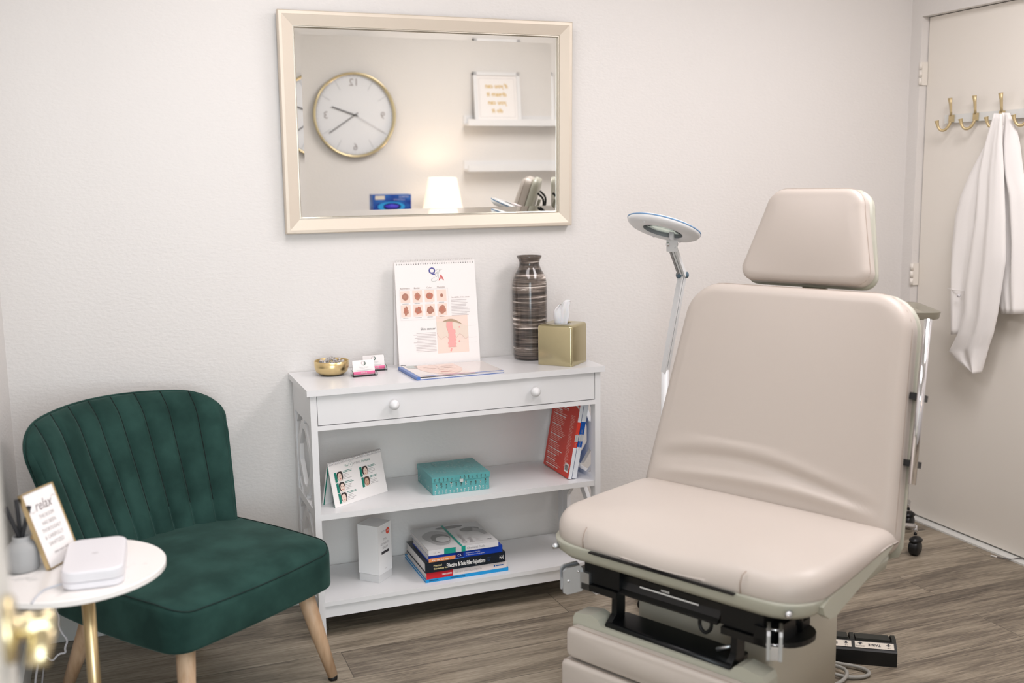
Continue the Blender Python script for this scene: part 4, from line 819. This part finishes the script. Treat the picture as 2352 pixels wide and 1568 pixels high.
# local x: along front face toward photo-left, y: away from the viewer's face is negative -> mirror handled by corners
def ploc(x, y, z): return (x, -y, z)
PLn, PD = .30, .115
g = M(); T = Matrix(((0, 0, 1, 0), (-1, 0, 0, 0), (0, 1, 0, 0), (0, 0, 0, 1)))
g.prism([(0.0, 0), (PD, 0), (PD, .030), (.085, .046), (.034, .060), (.004, .047), (.0, .043)], 0.0, PLn, BLACKP, .003, T)
for xx in (.0, .118, .288): g.prism([(.03, .05), (PD-.004, .03), (PD-.006, .044), (.085, .062), (.045, .066)], xx, xx+.012, RUBBER, .002, T)
g.build('housing', fp)
for x0 in (.016, .136):
    g = M(); g.prism([(.040, .054), (.108, .036), (.110, .043), (.098, .055), (.042, .064)], x0, x0+.098, RUBBER, .002, T); g.build('pedal', fp)
g = M()
FL = fr((.118+.12, -.0035, .0475), (-1, 0, 0), (0, -1, .433)); LBL = pm('label_cream', (216, 208, 196))
for off in (0, -.12):
    Fo = FL @ Matrix.Translation((-off, 0, 0)); g.quad(.0, .004, .11, .028, LBL, Fo, .0010)
    FT = Fo @ Matrix.Translation((.055, .016, 0)) @ Matrix.Rotation(PI, 4, 'Z')
    g.text('BACK' if off == 0 else 'TABLE', .0125, INK, 0, -.0045, FT, z=.0016, bold=.0003); g.text('UP', .007, INK, -.040, .004, FT, z=.0016); g.text('DOWN', .007, INK, .040, .0035, FT, z=.0016)
    for s_, x_ in ((-1, -.040), (1, .040)): d_ = -1 if s_ > 0 else 1; g.poly([(x_-.008, -.0045), (x_+.008, -.0045), (x_, -.0045+d_*.006)][::d_], INK, FT, .0016); g.quad(x_-.003, -.0045-(.005 if d_ > 0 else 0), x_+.003, -.0045+(0 if d_ > 0 else .005), INK, FT, .0016)
g.build('label_strip', fp)
g = M(); g.tube(smoothpath([(.20, .0, .02), (.19, .03, .012), (.10, .035, .009), (.075, .075, .007), (.13, .11, .007), (.20, .10, .012), (.22, .06, .02), (.17, .055, .016), (.14, .09, .016), (.17, .16, .010), (.25, .20, .007)], 3), .0055, pm('cord_grey', (150, 148, 142)), 10); g.build('cord', fp)

# ================================================================== magnifying lamp
ml = thing('magnifying_lamp', 'white ring magnifying lamp on a jointed arm between console and exam chair', 'magnifying lamp', (.742, -.49, 0))
def L3(x, y, z): return Vector((x-.742, y+.49, z))
hc = L3(.655, -.628, 1.278); upv = (Vector((0, 0, 1))+Vector((.87, -.49, 0))*.27+Vector((.49, .87, 0))*.30).normalized(); xa = upv.cross(Vector((0, 1, 0))).normalized(); FHd = fr(hc, xa, upv.cross(xa))
WL = mat('lamp_white', (232, 234, 236), .3)
g = M(); g.lathe([(.062, -.012), (.066, -.014), (.098, -.013), (.110, -.006), (.115, .001), (.113, .008), (.100, .013), (.07, .016), (.062, .014)], WL, 64, FHd, caps=(False, False)); g.lathe([(.1152, .0035), (.1160, .0045), (.1160, .0065), (.1140, .0075)], pm('blue_trim', (110, 150, 190)), 64, FHd, caps=(False, False)); g.lathe([(.062, -.012), (.060, .0), (.062, .014)], mat('inner_ring_grey', (150, 156, 158), .3), 64, FHd, caps=(False, False))
for a in (200, 255, 310, 20): a = math.radians(a); g.cyl(FHd @ Vector((.092*math.cos(a), .092*math.sin(a), -.016)), FHd @ Vector((.092*math.cos(a), .092*math.sin(a), -.012)), .003, WL, 10)
g.build('ring_head', ml)
g = M(); g.lathe([(0, .004), (.03, .003), (.0615, 0), (.03, -.004), (0, -.005)], LENS, 48, FHd, caps=(False, False)); g.build('lens', ml)
g = M(); g.lathe([(0, .022), (.02, .021), (.028, .016), (.03, .013)], mat('lamp_cover_pink', (226, 214, 216), .35), 32, FHd @ Matrix.Translation((.0, .0, .002)), caps=(False, False)); g.build('head_cap', ml)
j1 = L3(.688, -.622, 1.222); j2 = L3(.768, -.55, 1.122); j3 = L3(.742, -.49, .80)
g = M(); g.box((-.014, -.010, -.018), (.014, .010, .018), WL, .003, Matrix.Translation(j1)); g.cyl(j1+Vector((-.018, 0, .004)), j1+Vector((.018, 0, .004)), .007, CHROME, 12); g.cyl(j1, hc+upv*-.008+Vector((.03, 0, -.005)), .008, WL, 10); g.build('head_joint', ml)
def arm(a, b, m, nm, w_=.009):
    d = (b-a); side = d.cross(Vector((0, 0, 1))).normalized()
    g = M()
    F = fr(a, d, side); g.box((0, -.003, -w_), (d.length, .003, w_), m, .0015, F); g.box((0, -.012, -w_*.9), (d.length, -.005, w_*.9), STEEL if nm == 'upper_arm' else m, .001, F); g.box((0, .005, -w_*.9), (d.length, .012, w_*.9), m, .001, F)
    return g.build(nm, ml)
arm(j1, j2, WL, 'upper_arm'); arm(j2, j3, WL, 'lower_arm', .010)
g = M(); g.cyl(j2+Vector((-.018, 0, 0)), j2+Vector((.018, 0, 0)), .010, pm('steel_blue', (90, 112, 126)), 16); g.cyl(j2+Vector((0, 0, -.004)), j2+Vector((.004, 0, .022)), .004, WL, 8); g.build('elbow_joint', ml)
g = M(); g.cyl(j3+Vector((0, 0, .02)), (0, 0, .06), .012, WL, 20); g.build('pole', ml)
for k in range(5):
    a = 2*PI*k/5+.89; g = M(); c, s = math.cos(a), math.sin(a); g.tube([(0, 0, .075), (.05*c, .05*s, .065), (.088*c, .088*s, .055)], [.018, .014, .011], WL, 12); o = g.build('base_leg', ml)
    g = M(); T = Matrix.Translation((.088*c, .088*s, .022)) @ Matrix.Rotation(a, 4, 'Z')
    for dx in (-.012, .004): g.lathe([(0, 0), (.020, 0), (.022, .003), (.020, .008), (0, .008)], BLACKP, 20, T @ Matrix.Translation((0, dx, 0)) @ Matrix.Rotation(-PI/2, 4, 'X'))
    g.cyl((0, 0, .0), (0, 0, .035), .005, STEEL, 8, T=T); g.build('caster', o)

# ================================================================== instrument stand by the door
it = thing('instrument_stand', 'grey-topped instrument tray on a chrome wheeled stand behind the exam chair', 'instrument stand', (1.80, -.36, 0), -.35*0)
g = M(); GT = mat('tray_steel', (180, 176, 162), .35, .25)
tr = rrect(-.24, -.13, .125, .20, .03, 5); g.loft([[(x*.93, y*.93, .908) for x, y in tr], [(x*.97, y*.97, .912) for x, y in tr], [(x, y, .934) for x, y in tr], [(x*1.015, y*1.015, .936) for x, y in tr], [(x*.985, y*.985, .934) for x, y in tr], [(x*.95, y*.95, .914) for x, y in tr]], GT, True, (True, True), Matrix.Rotation(-.45, 4, 'Z')); g.build('tray', it)
g = M(); g.cyl((-.12, .02, .905), (-.12, .02, .07), .012, CHROME, 20); g.cyl((-.12, .02, .905), (0, .0, .905), .008, CHROME, 12); g.build('pole', it)
g = M(); ends = ((.055, -.085), (.245, .165), (-.30, .19), (-.27, -.13))
for (x, y) in ends: g.tube([(-.12, .02, .105), (x*.6-.048, y*.6+.008, .112), (x, y, .108)], [.011, .010, .010], CHROME, 14)
g.build('base_arm', it)
for (x, y) in ends:
    g = M(); g.cyl((x, y, .112), (x, y, .075), .008, CHROME, 12); T = Matrix.Translation((x-.008, y-.012, .030)) @ Matrix.Rotation(.45, 4, 'Z')
    for dx in (-.018,): g.lathe([(0, 0), (.022, 0), (.028, .004), (.030, .010), (.030, .028), (.028, .034), (.02, .038), (0, .038)], BLACKP, 32, T @ Matrix.Translation((0, dx, 0)) @ Matrix.Rotation(-PI/2, 4, 'X'))
    g.lathe([(0, .0), (.018, 0), (.031, .01), (.031, .016), (.016, .028), (0, .03)], BLACKP, 24, T @ Matrix.Translation((.004, 0, .018)) @ Matrix.Diagonal((1, .75, .8, 1))); g.build('caster', it)
g = M(); g.box((-.045, -.03, 0), (.045, .03, .012), CLOTH, .005, Matrix.Rotation(-.3, 4, 'Z')); g.box((-.043, -.028, .0125), (.043, .029, .024), CLOTH, .005, Matrix.Rotation(-.27, 4, 'Z')); o = g.build('folded_towel'); o.location = (1.70, -.36, .9145); tag(o, 'small folded white towel lying on the instrument tray', 'towel')

# ================================================================== coat hooks and lab coat on the door
hr = thing('hook_rail', 'white coat rack board with satin gold double hooks on the door', 'coat rack', (2.1645, -.258, 1.64))
g = M(); g.box((-.014, -.50, -.016), (0, .078, .016), TRIMP, .002)
g.build('board', hr)
for i, y in enumerate((-.222, -.344, -.469, -.595, -.72)):
    yy = y+.258; hk = M(); x0 = -.0145
    if i == 4: yy = -.462
    hk.box((x0-.010, yy-.010, -.014), (x0, yy+.010, .014), HOOKG, .002)
    hk.tube([(x0-.008, yy, .010), (x0-.010, yy, .030), (x0-.013, yy, .055), (x0-.017, yy-.0, .078)], [.0055, .0055, .0065, .0095], HOOKG, 8, flat=.8)
    P_ = smoothpath([(x0-.008, yy, -.012), (x0-.014, yy+.006, -.032), (x0-.022, yy+.018, -.045), (x0-.030, yy+.032, -.042), (x0-.034, yy+.040, -.026), (x0-.036, yy+.044, -.006)], 2)
    hk.tube(P_, [.0055+.004*max(0, (k/(len(P_)-1)-.75)/.25) for k in range(len(P_))], HOOKG, 8); hk.build('hook', hr)
lc = thing('lab_coat', 'white lab coat hanging from the third gold hook on the door', 'coat', (2.10, -.49, 1.64))
def cloth(name, lev, off, thick, nf, amp, seed, skewz=0., mt=CLOTH):
    """lev: [(z_left, y_left, z_right, y_right)] ; hangs close to the door, folds toward the room"""
    rr = random.Random(seed); ph = [rr.uniform(0, 6) for _ in range(6)]; n = 64; rings = []
    L = []
    for a, b in zip(lev, lev[1:]):
        for k in range(5): f = k/5; L.append([a[i]*(1-f)+b[i]*f for i in range(4)])
    L.append(lev[-1])
    for li, (zl, yl, zr, yr) in enumerate(L):
        t = li/(len(L)-1); R = []
        d = thick*min(1, .45+1.6*t)
        for side in (0, 1):
            for j in range(n):
                s = j/(n-1) if side == 0 else 1-j/(n-1)
                y = yl*(1-s)+yr*s; z = zl*(1-s)+zr*s
                env = math.sin(PI*min(1, max(0, s)))**.45
                fold = amp*min(1, .25+1.2*t)*(math.sin(nf*s*2*PI+ph[0]+1.1*t)*.6+.3*math.sin(nf*1.9*s*2*PI+ph[1]-2.2*t)+.07*math.sin(nf*3.7*s*2*PI+ph[2]+5*t+2*math.sin(7*t)))
                fold += amp*.25*math.sin(9*t+5*s+ph[3])*math.sin(PI*s)
                x = -off-(d*env+fold*env if side == 0 else d*env*.12+fold*env*.8-.0018)
                R.append((x, y+.49, z-1.64))
        rings.append(R)
    g = M(); g.loft(rings, mt, True, (True, True)); return g.build(name, lc)
cloth('coat_back', [(1.646, -.485, 1.644, -.512), (1.60, -.462, 1.595, -.545), (1.535, -.452, 1.53, -.568), (1.42, -.455, 1.425, -.592), (1.348, -.465, 1.348, -.618), (1.17, -.49, 1.18, -.638), (1.03, -.50, 1.04, -.648), (.916, -.535, .929, -.652)], -.035, .028, 1.3, .014, 1)
cloth('coat_sleeve', [(1.60, -.470, 1.60, -.500), (1.537, -.425, 1.534, -.500), (1.427, -.356, 1.426, -.474), (1.345, -.318, 1.347, -.455), (1.262, -.295, 1.266, -.440), (1.145, -.287, 1.153, -.428), (1.06, -.290, 1.069, -.405), (.985, -.296, .99, -.398), (.926, -.300, .936, -.394), (.811, -.309, .822, -.393)], -.022, .03, 1.0, .010, 2)
cloth('coat_front', [(1.643, -.484, 1.640, -.520), (1.536, -.450, 1.534, -.527), (1.426, -.428, 1.425, -.542), (1.266, -.425, 1.27, -.560), (1.10, -.404, 1.113, -.573), (1.0, -.390, 1.017, -.562), (.903, -.390, .92, -.551), (.82, -.365, .845, -.536), (.745, -.324, .79, -.517), (.716, -.370, .745, -.506), (.681, -.455, .688, -.490)], .006, .022, 1.15, .013, 4)
g = M(); g.tube([(.012-.02, -.30+.49, .99-1.64), (-.016, -.345+.49, .988-1.64), (-.010, -.395+.49, .992-1.64)], .0016, CLOTH, 6); g.cyl((-.02, -.375+.49, .97-1.64), (-.026, -.375+.49, .97-1.64), .006, WP, 12); g.build('cuff_seam', lc)
# thin wire by the threshold
g = M(); g.tube(smoothpath([(2.095, -.585, .0045), (2.103, -.61, .0045), (2.125, -.65, .006), (2.15, -.66, .012), (2.165, -.675, .010)], 2), .0018, pm('wire_grey', (96, 92, 92)), 6); g.tube([(2.0945, -.583, .0045), (2.101, -.605, .0045)], .0026, INKW, 6); o = g.build('wire'); tag(o, 'thin grey wire with a white tip on the floor at the door threshold', 'wire')

# ================================================================== behind the camera, seen in the mirror
ck = thing('wall_clock', 'large round gold-rimmed white clock on the front wall, seen in the mirror', 'clock', (.54, YF, 1.697)); 
def wallF(x, z, y=YF): return fr((x, y, z), (-1, 0, 0), (0, 0, 1))     # x to the left when facing +y
F = Matrix(((-1, 0, 0, 0), (0, 0, 1, 0), (0, 1, 0, 0), (0, 0, 0, 1)))
g = M(); g.lathe([(.236, .0), (.252, .0), (.256, .004), (.256, .040), (.253, .044), (.247, .044), (.244, .038), (.243, .020), (.240, .018)], BRASSP, 96, F, caps=(False, False)); g.build('rim', ck)
g = M(); g.lathe([(.243, .016), (.0, .017)], mat('clock_face', (228, 230, 234), .5), 96, F, caps=(False, False), smooth=False); Fc = F @ Matrix.Translation((0, 0, .0175))
for k in range(60):
    a = 2*PI*k/60
    g.line([(.228*math.sin(a), .228*math.cos(a)), (.238*math.sin(a), .238*math.cos(a))], .0012, INKL, Fc)
    if k % 5 == 0 and k % 15: g.line([(.172*math.sin(a), .172*math.cos(a)), (.226*math.sin(a), .226*math.cos(a))], .0018, pm('clock_grey', (150, 155, 158)), Fc)
for s, x, y in (('12', 0, .176), ('3', .178, -.022), ('6', 0, -.212), ('9', -.178, -.022)): g.text(s, .062, INKL, x, y, Fc)
g.build('face', ck)
for nm, a, l0, l1, w_, m in (('hour_hand', math.radians(71), -.02, .150, .006, INK), ('minute_hand', math.radians(124), -.025, .195, .005, INK), ('second_hand', math.radians(240), -.03, .21, .0018, INKL)):
    g = M(); a = {'hour_hand': math.radians(70), 'minute_hand': math.radians(236), 'second_hand': math.radians(242)}[nm] if False else a
    Fh = Fc @ Matrix.Translation((0, 0, .006)) @ Matrix.Rotation(-a, 4, 'Z'); g.box((-w_/2, l0, 0), (w_/2, l1, .0015), m, 0, Fh); g.build(nm, ck)
def ledge(z, lab):
    t = thing('picture_ledge', lab, 'shelf', (1.25, YF, z), group='white picture ledges on the front wall')
    g = M(); g.box((0, 0, -.035), (.85, .105, -.020), FURN, .001); g.build('shelf_board', t)
    g = M(); g.box((0, .092, -.020), (.85, .105, .004), FURN, .001); g.build('front_lip', t); g = M(); g.box((0, 0, -.02), (.85, .012, .03), FURN, .001); g.build('back_rail', t)
ledge(1.672, 'upper of two white picture ledges, the one carrying the framed quote'); ledge(1.385, 'lower, empty white picture ledge, seen in the mirror')
pf2 = thing('framed_quote', 'white framed gold lettered quote leaning on the upper picture ledge', 'picture frame', (1.465, YF+.078, 1.653))
F = Matrix.Rotation(math.radians(9), 4, 'X') @ Matrix(((-1, 0, 0, 0), (0, 0, 1, 0), (0, 1, 0, 0), (0, 0, 0, 1))); W2, H2 = .158, .325
g = M()
for a, b in (((-W2, 0), (W2, .022)), ((-W2, H2-.022), (W2, H2)), ((-W2, 0), (-W2+.022, H2)), ((W2-.022, 0), (W2, H2))): g.box((a[0], a[1], -.018), (b[0], b[1], .004), FURN, .001, F)
g.build('frame', pf2)
g = M(); g.box((-W2+.01, .01, -.016), (W2-.01, H2-.01, -.006), PAPER, 0, F); Fp = F @ Matrix.Translation((0, 0, -.0055)); GO = pm('gold_ink', (214, 178, 96)); g.line([(-.12, .04), (.12, .04), (.12, .285), (-.12, .285), (-.12, .04)], .001, INKL, Fp)
for i, s in enumerate(('if you can', 'dream it', 'you can', 'do it')): g.text(s, .040, GO, 0, .225-i*.052, Fp, shear=.25, bold=.0008)
g.build('print', pf2)
cb = thing('counter_cabinet', 'low white storage cabinet below the clock and table lamp', 'cabinet', (1.15, -2.83, 0))
g = M(); g.box((-.72, -.24, .06), (.72, .22, .87), FURN, .002); g.box((-.70, -.22, 0), (.70, .17, .06), TRIMP); g.build('body', cb)
g = M(); g.box((-.74, -.245, .87), (.74, .245, .90), FURN, .002); g.build('countertop', cb)
for k in range(3):
    g = M(); g.box((-.715+k*.48, .22, .07), (-.245+k*.48, .238, .86), FURN, .002); o = g.build('door', cb); g = M(); g.cyl((-.29+k*.48, .255, .60), (-.29+k*.48, .255, .74), .005, BRASS, 10); g.cyl((-.29+k*.48, .236, .62), (-.29+k*.48, .255, .62), .004, BRASS, 8); g.cyl((-.29+k*.48, .236, .72), (-.29+k*.48, .255, .72), .004, BRASS, 8); g.build('handle', o)
tl = thing('table_lamp', 'lit table lamp with a white tapered shade on the cabinet, seen in the mirror', 'table lamp', (1.035, -2.85, .90))
g = M(); g.lathe([(0, 0), (.055, 0), (.058, .006), (.03, .014), (.012, .03), (.012, .19), (.02, .20), (.02, .22), (0, .225)], BRASS, 32); g.build('base', tl)
g = M(); SHD = mat('lamp_shade_fabric', (250, 240, 228), .8, emit=((255, 232, 205), .55)); SHD.node_tree.nodes['Principled BSDF'].inputs['Transmission Weight'].default_value = 0
g.lathe([(.124, .228), (.088, .418), (.086, .418), (.122, .228)], SHD, 64, caps=(False, False)); g.build('lamp_shade', tl)
sx_ = thing('storage_tub', 'white plastic storage tub carrying the blue glove box on the cabinet', 'storage box', (.70, -2.86, .90)); g = M(); g.prism(rrect(-.135, -.08, .135, .08, .015, 4), 0, .195, WP, .003); g.build('tub', sx_)
gb = thing('glove_box', 'blue box of nitrile gloves with a violet glove showing, in the mirror', 'glove box', (.70, -2.85, 1.0955), 0)
g = M(); GBL = mat('glove_blue', (24, 70, 160), .4); noise_color(GBL, (14, 48, 138), (60, 130, 205), 9, (1, 1, 2), .35, .7); g.box((-.12, -.04, 0), (.12, .04, .127), GBL, .001)
F = Matrix.Translation((0, .0405, 0)) @ Matrix(((-1, 0, 0, 0), (0, 0, 1, 0), (0, 1, 0, 0), (0, 0, 0, 1)))
g.quad(.045, .098, .105, .122, LBL, F, .0008); g.text('NITRILE', .018, pm('pale_violet', (190, 190, 220)), -.075, .108, F); g.text('EXAM GLOVES', .011, pm('pale_violet', (190, 190, 220)), -.045, .093, F); g.poly([(.005+.085*math.cos(a), .055+.030*math.sin(a)) for a in [2*PI*i/32 for i in range(32)]], pm('azure', (40, 150, 214)), F, .0006)
g.box((.1205, -.04, .0), (.122, .04, .127), PAPER); g.build('carton', gb)
g = M(); g.poly([(.0+.055*math.cos(a), .055+.022*math.sin(a)) for a in [2*PI*i/24 for i in range(24)]], pm('slot_dark', (24, 22, 90)), F, .001); rr = random.Random(4)
rg = [[F @ Vector((.002+(.045*(1-.1*k))*math.cos(a)*(1+.12*math.sin(3*a+k)), .055+(.016*(1-.12*k))*math.sin(a)*(1+.2*math.sin(5*a+k)), .002+.006*k)) for a in [2*PI*i/24 for i in range(24)]] for k in range(4)]; g.loft(rg, mat('violet_nitrile', (62, 52, 190), .45), True); g.build('glove', gb)
# ceiling fixture
for x, y, lab in ((1.3, -1.62, 'flat ceiling light panel above the exam chair, nearer the door'), (-.35, -1.35, 'flat ceiling light panel above the green chair side of the room')):
    cl = thing('ceiling_light', lab, 'ceiling light', (x, y, 2.5), 0, 'ceiling light panels')
    g = M(); g.box((-.33, -.63, -.02), (.33, .63, 0), TRIMP, .003); g.build('housing', cl)
bpy.context.view_layer.update()
